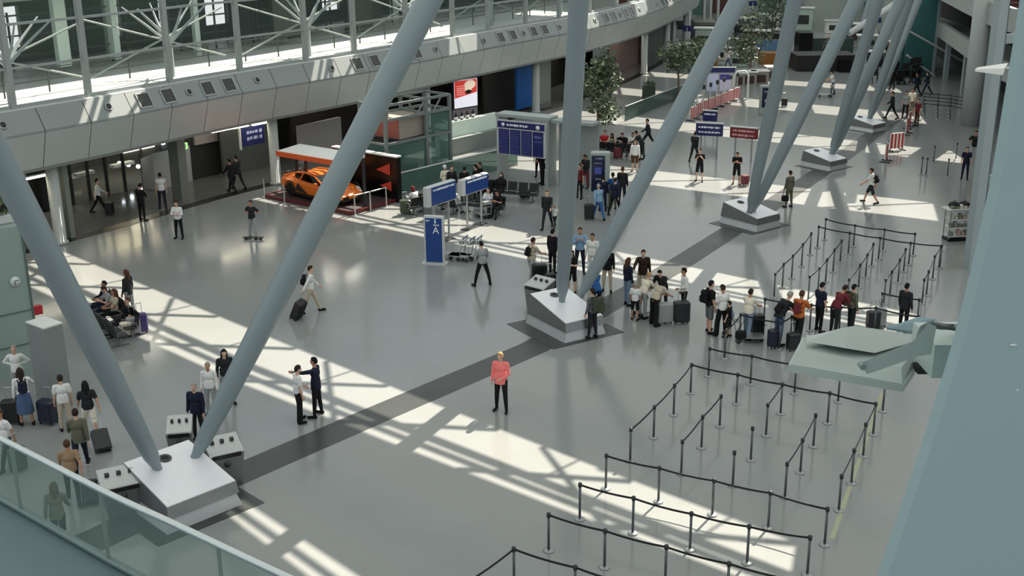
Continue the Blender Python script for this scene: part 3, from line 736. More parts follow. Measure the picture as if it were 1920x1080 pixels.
# litter bins around the first two pedestals
def bin_(cx,cy,az,label,sx=1.0,h=1.05):
    t=thing('litter_bin',label,'litter bin',(cx,cy,0),az,None)
    m=MB();m.hull([(-.36*sx,-.3,.0),(.36*sx,-.3,0),(.36*sx,.3,0),(-.36*sx,.3,0)],[(-.46*sx,-.36,h-.22),(.46*sx,-.36,h-.22),(.46*sx,.36,h),(-.46*sx,.36,h)]);m.build('body',PEDM,t)
    m=MB();m.hull([(-.47*sx,-.37,h-.215),(.47*sx,-.37,h-.215),(.47*sx,.37,h+.005),(-.47*sx,.37,h+.005)],[(-.45*sx,-.35,h-.17),(.45*sx,-.35,h-.17),(.45*sx,.35,h+.05),(-.45*sx,.35,h+.05)]);m.build('sloping_lid',STEEL,t)
    m=MB()
    m.box((0,-.365,h-.255),(.74*sx,.06,.11))
    for x in(-.26,0,.26): m.box((x*sx,.08,h+.0),(.1*sx,.09,.05),M=Matrix.Rotation(math.atan2(.22,.72),4,'X'))
    m.build('openings',BLKP,t)
    m=MB();m.lathe([(.09,0),(.09,.02)],n=14);e=m.build('emblem',EMB,t);e.location=(0,-.345,h*.55);e.rotation_euler=(R(97),0,0)
bin_(*F(424,900).xy,R(28),'steel litter bin on the right of the foreground column base',1.0,1.12)
bin_(*F(232,958).xy,R(28),'steel litter bin on the left of the foreground column base, by the glass balustrade',1.1,1.05)
bin_(*F(342,852).xy,R(10),'small steel litter bin behind the foreground column base',.75,1.0)
bin_(*F(1012,580).xy,R(-40),'steel litter bin behind the left corner of the second column base',1.0,1.15)
# ------------------------------------------------------------------ near balustrade
BG=glass('balustrade glass',(146,174,166),.27)
rp=[F(-420,600,7.62),F(-200,722,7.62),F(0,822,7.62),F(200,924,7.62),F(330,984,7.62),F(530,1078,7.62),F(800,1200,7.62)]
t=thing('glass_balustrade','glass balustrade with a pale round handrail across the bottom left corner','balustrade',(rp[2].x,rp[2].y,6.3))
O=Vector((rp[2].x,rp[2].y,6.3))
cp=cat([(p.x,p.y) for p in [rp[0]*2-rp[1]]+rp+[rp[-1]*2-rp[-2]]],8)
m=MB();m.tube([Vector((p.x,p.y,7.62))-O for p in cp],.045,12);m.build('handrail',mat('pale metal handrail',(196,204,204),.25,.7),t)
def gpx(px,z): # point on balustrade curve nearest that pixel column
    best=None
    for i in range(len(cp)-1):
        for k_ in range(10):
            p=cp[i].lerp(cp[i+1],k_/10);v=Vector((p.x,p.y,z-CH));x=960+FPX*v.dot(cr)/v.dot(Fw)
            if best is None or abs(x-px)<best[0]:best=(abs(x-px),i+k_/10)
    return best[1]
cuts=[0]+[gpx(p,7.5) for p in(-180,22,188,410,640)]+[len(cp)-1.01]
gp=lambda u:cp[int(u)].lerp(cp[min(int(u)+1,len(cp)-1)],u-int(u))
for a,b in zip(cuts[:-1],cuts[1:]):
    m=MB();n_=6;g=.012
    for i in range(n_):
        p,q=gp(a+(b-a)*(i/n_)+ (g if i==0 else 0)),gp(a+(b-a)*((i+1)/n_)-(g if i==n_-1 else 0))
        p=Vector((p.x,p.y,6.58))-O;q=Vector((q.x,q.y,6.58))-O;hz=Vector((0,0,1.02))
        m.quad(p,q,q+hz,p+hz)
    m.build('glass_pane',BG,t)
    p=gp(b);m=MB();m.box(Vector((p.x,p.y,7.08))-O,(.035,.05,1.05));m.build('post',mat('balustrade post',(128,146,142),.4,.3),t)
m=MB();LDG=mat('blue grey balcony floor',(92,112,118),.5,0,.08,3)
lp=[Vector((p.x,p.y,0)) for p in cp]
d=(lp[-1]-lp[0]).normalized();n=Vector((-d.y,d.x,0))
if n.y>0:n=-n
m.prism([(p.x-n.x*.12,p.y-n.y*.12) for p in lp]+[((lp[-1]+n*8).x,(lp[-1]+n*8).y),((lp[0]+n*8).x,(lp[0]+n*8).y)],6.25,6.55)
struct(m.build('floor_balcony',LDG),'blue grey balcony floor behind the glass balustrade','balcony floor')
m=MB();m.tube([Vector((p.x,p.y,6.6)) for p in cp],.05,8);struct(m.build('trim_7',mat('balustrade shoe',(110,128,126),.4,.4)),'metal shoe holding the balustrade glass','trim')
# ------------------------------------------------------------------ belt posts
POST=mat('dark grey post',(88,92,94),.4,.4);BELT=mat('black belt',(30,32,34),.8)
def z3(x,y): return (880+x/2.455,640+y/2.455)
def z4(x,y): return (1280+x/3,200+y/3)
def z2(x,y): return (1280+x/3.4286,480+y/3.4286)
PHT=1.0
pm=MB();pm.lathe([(.13,0),(.13,.02),(.11,.035),(.05,.05)],n=18);PBASE=pm.mesh('base',[mat('post base',(150,154,156),.35,.6)])
pm=MB();pm.lathe([(.032,.04),(.032,.93)],n=12);PPOLE=pm.mesh('pole',[POST])
pm=MB();pm.lathe([(.045,.90),(.05,.92),(.05,1.0),(.03,1.015)],n=12);PHEAD=pm.mesh('belt_head',[mat('post head black',(34,36,38),.4)])
def chain(pts,rowlabel,link_=None,close=True,end=None,pt=None,lower=False):
    """pts: base pixels; belts run from each post to the next"""
    W=[F(*p) for p in pts]
    for i,g in enumerate(W):
        n=len(W);od=ORD[i]+' ' if n>1 else ''
        t=thing('belt_post',(f'{od}belt post '+rowlabel).strip(),'barrier post',g,0,'belt barrier posts')
        link('base',PBASE,t);link('pole',PPOLE,t);link('belt_head',PHEAD,t)
        nx=W[i+1] if (i+1<n and (link_ is None or link_[i])) else (F(*end) if (i==n-1 and end) else None)
        if nx is not None:
            for zz in ((.955,.5) if lower else (.955,)):
                d=nx-g;m=MB();k=8;vs=[];dn=Vector((-d.y,d.x,0)).normalized()*.006
                for q in range(k+1):
                    f=q/k;p=d*f+Vector((0,0,zz-.05*4*f*(1-f)*min(1,d.length/2.2)))
                    for a in(-1,1):
                        for b in(-.026,.026): vs.append(p+dn*a+Vector((0,0,b)))
                fs=[]
                for q in range(k):
                    a,b=q*4,q*4+4
                    fs+=[(a,a+1,b+1,b),(a+2,b+2,b+3,a+3),(a+1,a+3,b+3,b+1),(a,b,b+2,a+2)]
                m.add(vs,fs);m.build('belt',BELT,t)
chain([(964,1100),(1078,1136),(1192,1172)],'from the left in the nearest row at the bottom edge',end=(1300,1206))
chain([(866,1172)],'below the bottom edge tied to the left end of the nearest row',end=(964,1100))
chain([z3(365,965),z3(622,1042),(1247,1096),(1363,1129),(1478,1160)],'from the left in the second row from the bottom edge')
chain([z3(508,820),z3(752,885),z3(1015,960),z3(1278,1022),z3(1555,1075)],'from the left in the third row from the bottom edge',lower=False)
chain([z3(628,680),z3(870,740),z3(1118,800),z3(1375,860),z3(1635,938)],'from the left in the fourth row from the bottom edge')
chain([z3(740,553),z3(848,445),z3(940,340)],'from the near end along the left edge of the front maze',end=z3(1018,240))
chain([z3(975,612),z3(1068,492),z3(1152,392)],'from the near end in the first inner line of the front maze')
chain([z3(870,740)],'',end=z3(975,612)) if False else None
chain([z3(1212,665),z3(1295,548)],'from the near end of the beltless pair in the front maze',[0])
chain([z3(1365,435)],'next to the beltless pair in the front maze',end=z3(1432,335))
chain([z3(1452,720),z3(1523,605),z3(1583,485)],'from the near end in the right inner line of the front maze')
chain([z3(1700,780),z3(1758,655),z3(1812,530)],'from the near end along the yellow floor line',end=z3(1858,430))
chain([z3(1018,240),z3(1228,288),z3(1432,335),z3(1648,378),z3(1858,430)],'from the left in the back row of the front maze')
chain([z2(165,775),z2(435,825),z2(718,885),z2(998,940),z2(1285,1000)],'from the left in the row passing under the floodlight')
chain([z2(268,660),z2(365,545),z2(620,600),z2(690,560)],'from the left in front of the queueing passengers',[1,1,1])
chain([z2(520,440),z2(815,480),z2(1003,495),z2(1228,500),z2(1500,560)],'from the left behind the queueing passengers')
chain([z2(1270,400),z2(1505,445)],'from the left of the short belt behind the floodlight')
chain([z4(797,750),z4(960,788),z4(1125,812),z4(1295,838)],'from the left in the rearmost row of the back maze')
chain([z4(757,795),z4(930,832),z4(1100,862),z4(1270,892),z4(1445,908)],'from the left in the last but one row of the back maze')
chain([z4(513,1075),z4(560,1018),z4(612,968),z4(668,900),z4(715,835)],'from the near end along the left edge of the back maze')
chain([z4(705,1092),z4(760,1040),z4(803,990),z4(845,932),z4(885,878)],'from the near end in the second line of the back maze')
chain([z4(925,1110),z4(988,1022),z4(1028,962),z4(1062,898)],'from the near end in the third line of the back maze')
chain([z4(1130,1110),z4(1165,1062),z4(1210,992),z4(1242,930)],'from the near end in the fourth line of the back maze')
chain([z4(1345,1110),z4(1370,1062),z4(1405,972),z4(1440,912)],'from the near end along the right edge of the back maze')
chain([(1727,328),(1736,330)],'from the left standing in the far sun strip',[0])
chain([(1776,332),(1792,300),(1750,306)],'of the loose ones near the tall column, nearest first',[0,0])
for q,y in enumerate((205,212,219,226)):
    chain([(1730+q,y-6),(1757,y-3),(1780,y-1),(1842,y+9)],f'from the left in the {ORD[q]} far belt row by the round pillar')
# ------------------------------------------------------------------ signs
def plate(m,a,b,zlo,zhi,th,mi=0):
    d=(b-a);d.z=0;d.normalize();n=Vector((-d.y,d.x,0))*th/2
    m.hull([a-n+Vector((0,0,zlo)),b-n+Vector((0,0,zlo)),b+n+Vector((0,0,zlo)),a+n+Vector((0,0,zlo))],[a-n+Vector((0,0,zhi)),b-n+Vector((0,0,zhi)),b+n+Vector((0,0,zhi)),a+n+Vector((0,0,zhi))],mi)
def marks(name,t,w,h,y,rows,mt=SWHITE,seed=1,back=None):
    """unreadable rows of strokes as seen on the sign; rows=(x0,x1,z,height)"""
    rr=random.Random(seed);m=MB()
    xs=[r[0] for r in rows]+[r[1] for r in rows];zs=[r[2]-r[3] for r in rows]+[r[2]+r[3] for r in rows]
    if back is not None: m.box(((min(xs)+max(xs))/2,y+.006,(min(zs)+max(zs))/2),(max(xs)-min(xs)+.06,.008,max(zs)-min(zs)+.04),mi=1)
    for x0,x1,z,hh in rows:
        x=x0
        while x<x1-.01:
            l=min(rr.uniform(.35,1.6)*hh,x1-x);m.box((x+l/2,y,z+rr.uniform(-.06,.06)*hh),(l,.008,hh*rr.uniform(.6,1)));x+=l+hh*rr.uniform(.1,.45)
    return m.build(name,mt if back is None else [mt,back],t)
# pylon with the letter A
g=F(816,494);h=HT(816,494,404);t=thing('info_pylon','tall blue information pylon with a white letter A and an arrow','sign',g,R(-12))
m=MB();m.box((0,0,.03),(1.05,.5,.06));m.build('base',LGREY,t);m=MB();m.box((0,0,h/2+.03),(.86,.2,h-.06),bev=.03);m.build('frame',LGREY,t)
m=MB();m.box((0,-.105,h/2),(.70,.02,h-.2));m.build('blue_panel',SIGN,t)
o=link('letter_a',textmesh('A',.42),t,(.1,-.12,h-.62));o.rotation_euler=(R(90),0,0)
m=MB();m.box((-.22,-.12,h-.2),(.16,.012,.03));m.hull([(-.32,-.126,h-.2),(-.25,-.126,h-.26),(-.25,-.126,h-.14)],[(-.32,-.114,h-.2),(-.25,-.114,h-.26),(-.25,-.114,h-.14)]);m.build('arrow',SWHITE,t)
m=MB();m.ell((.08,-.12,h-.15),(.035,.01,.035));m.box((.08,-.12,h-.25),(.07,.012,.1));m.build('pictogram',SWHITE,t);marks('small_words',t,.3,.1,-.12,[(0,.26,h-.38,.06)])
# twin check-in signs on posts
for (a,b,lab,sd) in (((797,352,390),(850,347,372),'left blue hanging sign of the pair above the waiting seats',3),((862,338,368),(911,330,351),'right blue hanging sign of the pair above the waiting seats',4)):
    dep=50.0 if sd==3 else 52.5
    A1=AT(a[0],a[1],dep);A0=AT(a[0],a[2],dep);Bt=AT(b[0],b[1],dep+1.6)
    wd=math.hypot(Bt.x-A1.x,1.6);hh=A1.z-A0.z;c=Vector(((A1.x+Bt.x)/2,dep+.8,0));az=math.atan2(1.6,Bt.x-A1.x)
    t=thing('direction_sign',lab,'sign',c,az);zc=(A1.z+A0.z)/2
    m=MB();m.box((0,0,zc),(wd,.30,hh),bev=.03);m.build('sign_box',LGREY,t);m=MB();m.box((.1,-.155,zc),(wd-.26,.02,hh-.1));m.build('blue_face',SIGN,t)
    marks('words',t,1,.1,-.17,[(-wd*.33,wd*.42,zc+hh*.3,.10)],seed=sd)
    for x in(-wd*.25,wd*.3):
        m=MB();m.tube([(x,0,0.0),(x,0,zc-hh/2)],.05,10);m.build('post',STEEL,t)
    m=MB();m.box((0,0,.02),(wd*.8,.4,.04));m.build('base_plate',DARK,t)
# departures gate
gl_,gr_=F(934,338),F(1030,350);wd=(gr_-gl_).length;az=math.atan2(gr_.y-gl_.y,gr_.x-gl_.x);h=3.55
t=thing('departures_gate','grey portal frame holding the big blue departures board','board frame',gl_,az)
FRM=mat('portal grey',(158,168,166),.45,.2)
for x in(.08,wd-.1):
    m=MB();m.box((x,.35,h/2),(.18,.9,h));m.build('side_post',FRM,t)
m=MB();m.box((wd/2,.35,h+.04),(wd+.1,1.0,.16));m.build('top_beam',FRM,t)
m=MB();m.box((wd+1.35,.75,1.75),(2.3,.12,3.4));m.box((wd+1.35,.35,3.5),(2.4,.9,.14));m.build('side_panel',mat('portal panel grey',(138,148,146),.5),t)
t2=thing('departures_board','large dark blue departures board with white header line and four columns of entries','board',gl_,az)
m=MB();m.box((wd/2,-.16,2.45),(wd-.2,.16,1.85));m.build('housing',LGREY,t2)
m=MB();m.box((wd/2,-.25,3.14),(wd-.32,.03,.34));m.build('header_panel',NAVY,t2)
m=MB();m.lathe([(.1,0),(.1,.02)],n=16);e=m.build('information_dot',SWHITE,t2);e.location=(.5,-.265,3.14);e.rotation_euler=(R(90),0,0)
m=MB();m.lathe([(.12,0),(.12,.02)],n=16);e=m.build('clock_dial',SWHITE,t2);e.location=(wd-.55,-.265,3.12);e.rotation_euler=(R(90),0,0)
marks('header_words',t2,1,.1,-.27,[(.72,wd-1.15,3.14,.14)],seed=9)
sw_=(wd-.4)/4
for i in range(4):
    x=.2+sw_*(i+.5);m=MB();m.box((x,-.25,2.24),(sw_-.06,.03,1.32));m.build('screen',NAVY,t2)
    rows=[(x-sw_*.42,x+sw_*.36,2.24+.55-k*.115,.045) for k in range(11)] if i<3 else [(x-sw_*.3,x+sw_*.3,2.62,.14),(x-sw_*.3,x+sw_*.35,2.38,.06)]
    marks('entries',t2,1,.1,-.27,rows,mat('board entries',(96,100,168),.5),20+i,NAVY)
# info stele with dark screen
g=F(1124,383);h=HT(1124,383,285);t=thing('info_stele','grey information stele with a tall dark screen beside two people in blue','sign',g,R(-8))
m=MB();m.box((0,.1,h/2),(.95,.5,h),bev=.04);m.build('body',FRM,t);m=MB();m.box((-.08,-.16,h*.6),(.66,.03,h*.68));m.build('screen',mat('dark screen',(22,30,58),.2),t)
m=MB();m.box((-.08,-.18,h*.66),(.34,.01,.34));m.build('screen_picture',mat('screen violet blue',(74,84,168),.4),t)
marks('screen_words',t,1,.1,-.185,[(-.2,.16,h*.89,.09),(-.3,.1,h*.8,.05),(-.2,.08,h*.5,.07)],mat('screen pale words',(150,160,196),.5),seed=31)
# blue / red signs right of the middle
def postsign(pl,pr,yb,lab,fm,wm,seed,rows=1):
    a,b=F(pl[0],yb),F(pr[0],yb+ (pr[1]-pl[1]));g=(a+b)/2;az=math.atan2(b.y-a.y,b.x-a.x);wd=(b-a).length
    z1=HT(pl[0],yb,pl[1]);z0=HT(pl[0],yb,pl[2]);t=thing('direction_sign',lab,'sign',g,az)
    m=MB();m.box((0,0,(z0+z1)/2),(wd,.22,z1-z0),bev=.02);m.build('sign_box',fm,t)
    m=MB();m.box((0,0,z1+.02),(wd+.06,.28,.05));m.build('top_edge',LGREY,t)
    rr=[(-wd*.4,wd*.4,(z0+z1)/2+(z1-z0)*(.2-.4*q),.12) for q in range(rows)]
    marks('words',t,1,.1,-.125,rr,wm,seed,fm)
    for x in(-wd*.3,wd*.3):
        m=MB();m.tube([(x,0,0),(x,0,z0)],.05,8);m.build('post',STEEL,t)
    return t
postsign((1303,230,253),(1353,233,256),296,'blue and navy sign board on posts left of the red sign',NAVY,SWHITE,41,2)
postsign((1317,207,226),(1343,209,228),252,'small navy sign board behind the larger blue sign',NAVY,SWHITE,42,1)
postsign((1367,237,257),(1418,242,262),300,'dark red sign board with two lines of pale marks',mat('dark red sign',(112,26,32),.45),mat('pale red marks',(214,170,170),.5),43,2)
g=F(1437,216);h=HT(1437,216,160);t=thing('info_stele','narrow grey stele with a dark blue screen by the third sun strip','sign',g,0)
m=MB();m.box((0,.1,h/2),(1.0,.4,h),bev=.03);m.build('body',FRM,t);m=MB();m.box((0,-.11,h*.6),(.78,.02,h*.66));m.build('screen',mat('dark screen',(22,30,58),.2),t);marks('screen_words',t,1,.1,-.13,[(-.25,.25,h*.8,.1),(-.2,.2,h*.5,.3)],mat('screen pale words',(150,160,196),.5),seed=52)
# purple/white display wall
g=F(1350,178);h=HT(1350,178,126);t=thing('display_panel','white and violet display panels under a navy header behind the ticket gates','display',g,R(-4))
m=MB();m.box((0,.1,h*.5),(2.3,.2,h));m.build('frame',FRM,t);m=MB();m.box((0,-.01,h-.22),(2.1,.03,.36));m.build('header',NAVY,t)
for x,c in((-.6,(196,204,236)),(.35,(206,202,232))):
    m=MB();m.box((x,-.01,h*.45),(.82,.03,h*.62));m.build('panel',mat('display pale %d'%c[0],c,.5),t)
m=MB();m.box((.35,-.03,h*.45+h*.2),(.82,.03,.4));m.build('violet_band',mat('violet band',(66,54,140),.5),t)
# arcade hanging sign and lamps
ps=s_px(470,-1.5,3.0);p=arc(ps,-1.5,0);t=thing('hanging_sign','blue sign with two pale lines hanging under the gallery near the bright light strips','sign',(p.x,p.y,2.62),adir(ps))
m=MB();m.box((0,0,.0),(1.5,.14,1.0));m.build('sign_box',NAVY,t);m=MB();m.box((-.85,0,-.05),(.07,.14,1.2));m.build('end_plate',LGREY,t)
marks('words',t,1,.1,-.08,[(-.45,.3,.2,.17),(-.45,.3,-.12,.2)],mat('sign pale words',(160,168,204),.5),61,NAVY)
m=MB();m.box((.5,-.08,.2),(.18,.02,.18));m.box((.5,-.08,-.12),(.18,.02,.18));m.build('pictograms',mat('sign pale words',(160,168,204),.5),t)
for x in(-.5,.5):
    m=MB();m.tube([(x,0,.5),(x,0,.93)],.02,6);m.build('hanger',DARK,t)
LAMP=mat('warm light strip',(255,244,214),.5,emit=9);LAMPW=mat('white spot lamp',(240,246,255),.5,emit=14)
for i,(a,o,L,yy) in enumerate(((425,-.9,1.9,241),(447,-.9,1.1,236),(492,-.9,1.5,229),(45,-.9,2.2,334),(60,-4,2.2,345),(250,-6,2.2,278))):
    s=s_px(a,o,3.5);t=thing('ceiling_light',['longest warm light strip under the gallery edge left of the blue sign','short warm light strip just above the blue hanging sign','warm light strip between the blue sign and the pale column','light strip under the gallery at the far left','light strip deeper in the arcade at the far left','light strip deep in the glazed entrance'][i],'ceiling light',Vector((arc(s,o).x,arc(s,o).y,min(3.5,AT(a,yy,arc(s,o).y).z))),adir(s),'arcade light strips')
    m=MB();m.box((0,0,0.05),(L,.2,.06));m.box((0,0,.2),(.04,.04,.3));m.build('housing',LGREY,t);m=MB();m.box((0,0,-.03),(L-.08,.16,.1));m.build('diffuser',LAMP,t)
for i,(x,y) in enumerate(((224,306),(241,309),(259,312),(276,316),(293,320),(309,324),(325,328))):
    s=s_px(x,-7.5,2.5);dep=arc(s,-7.5).y;p=AT(x,y,dep)
    t=thing('spot_lamp',f'{ORD[i]} round white lamp from the left in the row inside the glazed entrance','lamp',p,adir(s),'row of round white lamps')
    m=MB();m.ell((0,0,0),(.11,.11,.11));m.build('globe',LAMPW,t);m=MB();m.tube([(0,0,.1),(0,0,.3)],.02,6);m.build('stem',DARK,t)
p=AT(305,267,arc(s_px(305,-6,3.3),-6).y);t=thing('spot_lamp','single round white lamp above the row of lamps in the glazed entrance','lamp',p);m=MB();m.ell((0,0,0),(.15,.15,.13));m.build('globe',LAMPW,t);m=MB();m.tube([(0,0,.1),(0,0,.25)],.02,6);m.build('stem',DARK,t)
s=s_px(340,-3,3.0);p=AT(341,275,arc(s,-3).y);t=thing('exit_sign','small lit green emergency exit sign under the gallery','exit sign',p,adir(s));m=MB();m.box((0,0,0),(.7,.1,.32));m.build('lit_panel',mat('green lit sign',(150,214,120),.5,emit=1.2),t);m=MB();m.box((.15,-.06,0),(.14,.02,.2));m.box((-.15,-.06,0),(.22,.02,.06));m.build('pictogram',SWHITE,t)
# arcade walls and entrances
m=MB()
for a,b,o0,mt in ((330,415,-3.2,0),):
    pass
def wallseg(name,pa,pb,o,z0,z1,mt,label,cat='wall',th=.2,o2=None):
    s0,s1=s_px(pa,o,1.5),s_px(pb,o if o2 is None else o2,1.5);m=MB();a=arc(s0,o);b=arc(s1,o if o2 is None else o2);plate(m,a,b,z0,z1,th);return struct(m.build(name,mt),label,cat)
MG=mat('arcade grey panel',(112,110,108),.5);MD=mat('arcade dark panel',(50,50,48),.4);ML=mat('arcade pale panel',(160,154,152),.5)
wallseg('wall_arcade_1',343,420,-5.0,0,3.55,MD,'dark panelled wall right of the glazed entrance');wallseg('wall_arcade_2',362,410,-4.85,1.9,3.4,ML,'pale upper panel on the dark wall right of the glazed entrance')
wallseg('wall_arcade_3',415,520,-4.2,0,3.55,mat('arcade grey wall',(92,96,92),.4),'grey wall under the blue hanging sign')
wallseg('wall_arcade_4',328,345,-2.0,0,3.55,mat('arcade pier',(118,124,116),.5),'grey green pier beside the exit sign',th=.7)
wallseg('wall_arcade_5',118,132,-1.0,0,3.55,mat('arcade pier',(118,124,116),.5),'grey green pier beside the leftmost column',th=.5)
wallseg('wall_arcade_6',560,640,-3.2,0,2.2,mat('shop counter pale',(170,166,164),.5),'pale low partition of the shop behind the orange car')
wallseg('wall_arcade_7',545,700,-6,0,3.5,mat('shop dark',(34,26,24),.6),'dark shop interior behind the orange car')
wallseg('wall_arcade_8',905,972,-3,0,3.5,MD,'dark shop front right of the red screen')
wallseg('wall_arcade_9',968,1000,-1.6,.2,3.4,mat('blue poster wall',(26,92,168),.45),'bright blue panel beside the pale column')
wallseg('wall_arcade_10',1010,1032,-2.2,0,3.5,mat('arcade pale wall',(146,148,146),.5),'pale wall panel right of the pale column');wallseg('wall_arcade_11',1032,1110,-5,0,3.5,BLKP,'black shop opening behind the second slanted column')
wallseg('wall_arcade_12',1140,1200,-2.6,0,3.5,mat('shop mauve wall',(124,104,100),.5),'mauve lit shop wall behind the tree')
wallseg('wall_arcade_13',1212,1262,-1.8,0,3.5,mat('arcade grey pier',(100,104,102),.5),'grey wall right of the mauve shop')
wallseg('wall_arcade_14',-60,95,-2.2,1.0,3.5,BLKP,'dark shop window at the far left');wallseg('wall_arcade_15',-60,95,-1.9,0,1.15,MG,'grey counter wall at the far left')
# glazed entrance
s0,s1=s_px(132,-6,1.5),s_px(330,-6,1.5);m=MB();arcsweep(m,[(-6,0.02),(-5.97,.02),(-5.97,3.5),(-6,3.5)],s0,s1,1.5);struct(m.build('window_2',glass('entrance glass',(150,160,160),.15)),'glazed wall of the entrance under the gallery','glazing')
m=MB();n=6
for i in range(n+1): arcbox(m,s0+(s1-s0)*i/n,-5.9,1.76,(.12,.12,3.5))
struct(m.build('trim_8',DARK),'dark posts of the glazed entrance','door posts')
m=MB()
for z in(.6,1.1,1.7,2.3,2.9):
    s=s0+.5
    while s<s0+(s1-s0)*.55:
        L=random.uniform(.6,1.8);arcbox(m,s+L/2,-9+random.uniform(-2,2),z+random.uniform(-.15,.15),(L,.4,.16));s+=L+random.uniform(.4,1.5)
struct(m.build('trim_9',mat('bright outside frames',(206,212,222),.5)),'bright white frames and shelves seen through the glazed entrance','frames')
m=MB();arcsweep(m,[(-4.6,.02),(-4.6,2.0),(-5.6,1.6),(-5.6,.02)],s0+(s1-s0)*.62,s0+(s1-s0)*.97,1);o=m.build('revolving_door_drum',mat('revolving door grey',(168,170,178),.35));tag(o,'pale curved revolving door housing inside the glazed entrance','door')
PANL=mat('arcade fill light panel',(255,246,228),.5,emit=.95)  # glowing ceiling panels added to brighten the dim arcade
for i,(q,o,L) in enumerate(((70,-5,3),(170,-8,5),(270,-8,5),(380,-3.4,2),(470,-3,2.4),(600,-4.6,3),(760,-5,4),(900,-2.6,2),(1060,-4,4),(1165,-2,3))):
    s=s_px(q,o,3.4);t=thing('added_panel_light',f'{ORD[i]} added fill light panel from the left in the arcade ceiling','ceiling light',arc(s,o,3.5),adir(s),'added arcade fill panels')
    m=MB();m.box((0,0,.03),(L*1.3,2.6,.05));m.build('housing',LGREY,t);m=MB();m.box((0,0,-.005),(L*1.3-.1,2.5,.02));m.build('diffuser',PANL,t)
# ------------------------------------------------------------------ car display
P0,P1=F(497,371),F(637,400);uax=(P1-P0);PL=uax.length;uaz=math.atan2(uax.y,uax.x)
t=thing('car_display_stand','dark red edged platform with black wall and white canopy around the orange car','display stand',P0,uaz)
MRN=mat('dark maroon edge',(92,30,32),.4);ORG=mat('orange trim',(226,96,48),.45)
PLEN=6.1;PDEP=3.2
m=MB();m.box((PLEN/2,PDEP/2,.07),(PLEN,PDEP,.14));m.build('platform',mat('platform carpet dark',(58,42,42),.7),t)
m=MB();m.box((PLEN/2,.04,.1),(PLEN+.06,.1,.16));m.box((PLEN-.0,PDEP/2,.1),(.1,PDEP,.16));m.box((.0,PDEP/2,.1),(.1,PDEP,.16));m.build('platform_edge',MRN,t)
m=MB();m.box((PLEN*.5+1.0,PDEP+.15,1.15),(PLEN-1.6,.3,2.3));m.build('back_wall',BLKP,t)
m=MB();m.box((PLEN*.5+1.0,PDEP+.15,2.33),(PLEN-1.55,.36,.07));m.build('wall_cap',WHITE,t)
m=MB();x=PLEN+.5;yy=PDEP-.02
for k,(a,b,c) in enumerate((((-1.5,1.55),(-.55,1.95),(-.55,1.35)),((-1.3,.75),(-.5,1.05),(-.5,.55)))): m.hull([(x-.2+p[0],yy,p[1]) for p in(a,b,c)],[(x-.2+p[0],yy-.02,p[1]) for p in(a,b,c)])
m.build('orange_chevrons',mat('poster orange red',(196,66,50),.5),t)
A_,B_=F(520,287,2.62),F(640,307,2.62);C_=F(562,274,2.62)
loc=lambda p:Matrix.Rotation(-uaz,3,'Z')@(Vector((p.x,p.y,p.z))-P0)
a,b,c=loc(A_),loc(B_),loc(C_);dd=c-a;b2=b+(b-a)*.03
m=MB();m.hull([Vector((q.x,q.y,2.58)) for q in(a,b2,b2+dd,c)],[Vector((q.x,q.y,2.74)) for q in(a,b2,b2+dd,c)]);m.build('canopy',WHITE,t)
m=MB();m.hull([Vector((q.x,q.y-.04,2.46)) for q in(a,b2,b2,a)],[Vector((q.x,q.y-.04,2.72)) for q in(a,b2,b2,a)]) if 0 else m.box(((a.x+b2.x)/2,(a.y+b2.y)/2-.03,2.6),((b2-a).length+.1,.06,.24),rz=math.atan2(b2.y-a.y,b2.x-a.x));m.build('canopy_lip',ORG,t)
for q in(a+dd*.8,a+(b2-a)*.1+dd*.95,b2+dd*.9):
    m=MB();m.box((q.x,q.y,1.35),(.12,.12,2.46));m.build('canopy_post',DARK,t)
SP=mat('rail post pale',(196,196,192),.3,.5)
prs=[(0,.1),(1.6,.0),(4.55,.0),(6.0,.2),(6.08,1.2),(6.12,2.3)]
for i,(x,y) in enumerate(prs):
    p=P0+Matrix.Rotation(uaz,3,'Z')@Vector((x,y-.12 if i<4 else y,0))
    if i>=3:p=P0+Matrix.Rotation(uaz,3,'Z')@Vector((x+.22,y,0))
    q=thing('rail_post',['pale post at the left corner of the car platform','pale post at the front of the platform beside the car door','pale post at the front of the platform by the car nose','first pale post of the railing at the right end of the car platform','second pale post of the railing at the right end of the car platform','rearmost pale post of the railing by the black back wall'][i],'post',p,uaz)
    m=MB();m.tube([(0,0,0),(0,0,1.0)],.035,8);m.build('post',SP,q);m=MB();m.lathe([(.09,0),(.09,.02)],n=12);m.build('base',STEEL,q)
    if i in(3,4):
        nx,ny=prs[i+1][0]-x,prs[i+1][1]-y;m=MB();m.tube([(0,0,.97),(nx,ny,.97)],.03,8);m.build('rail',SP,q)
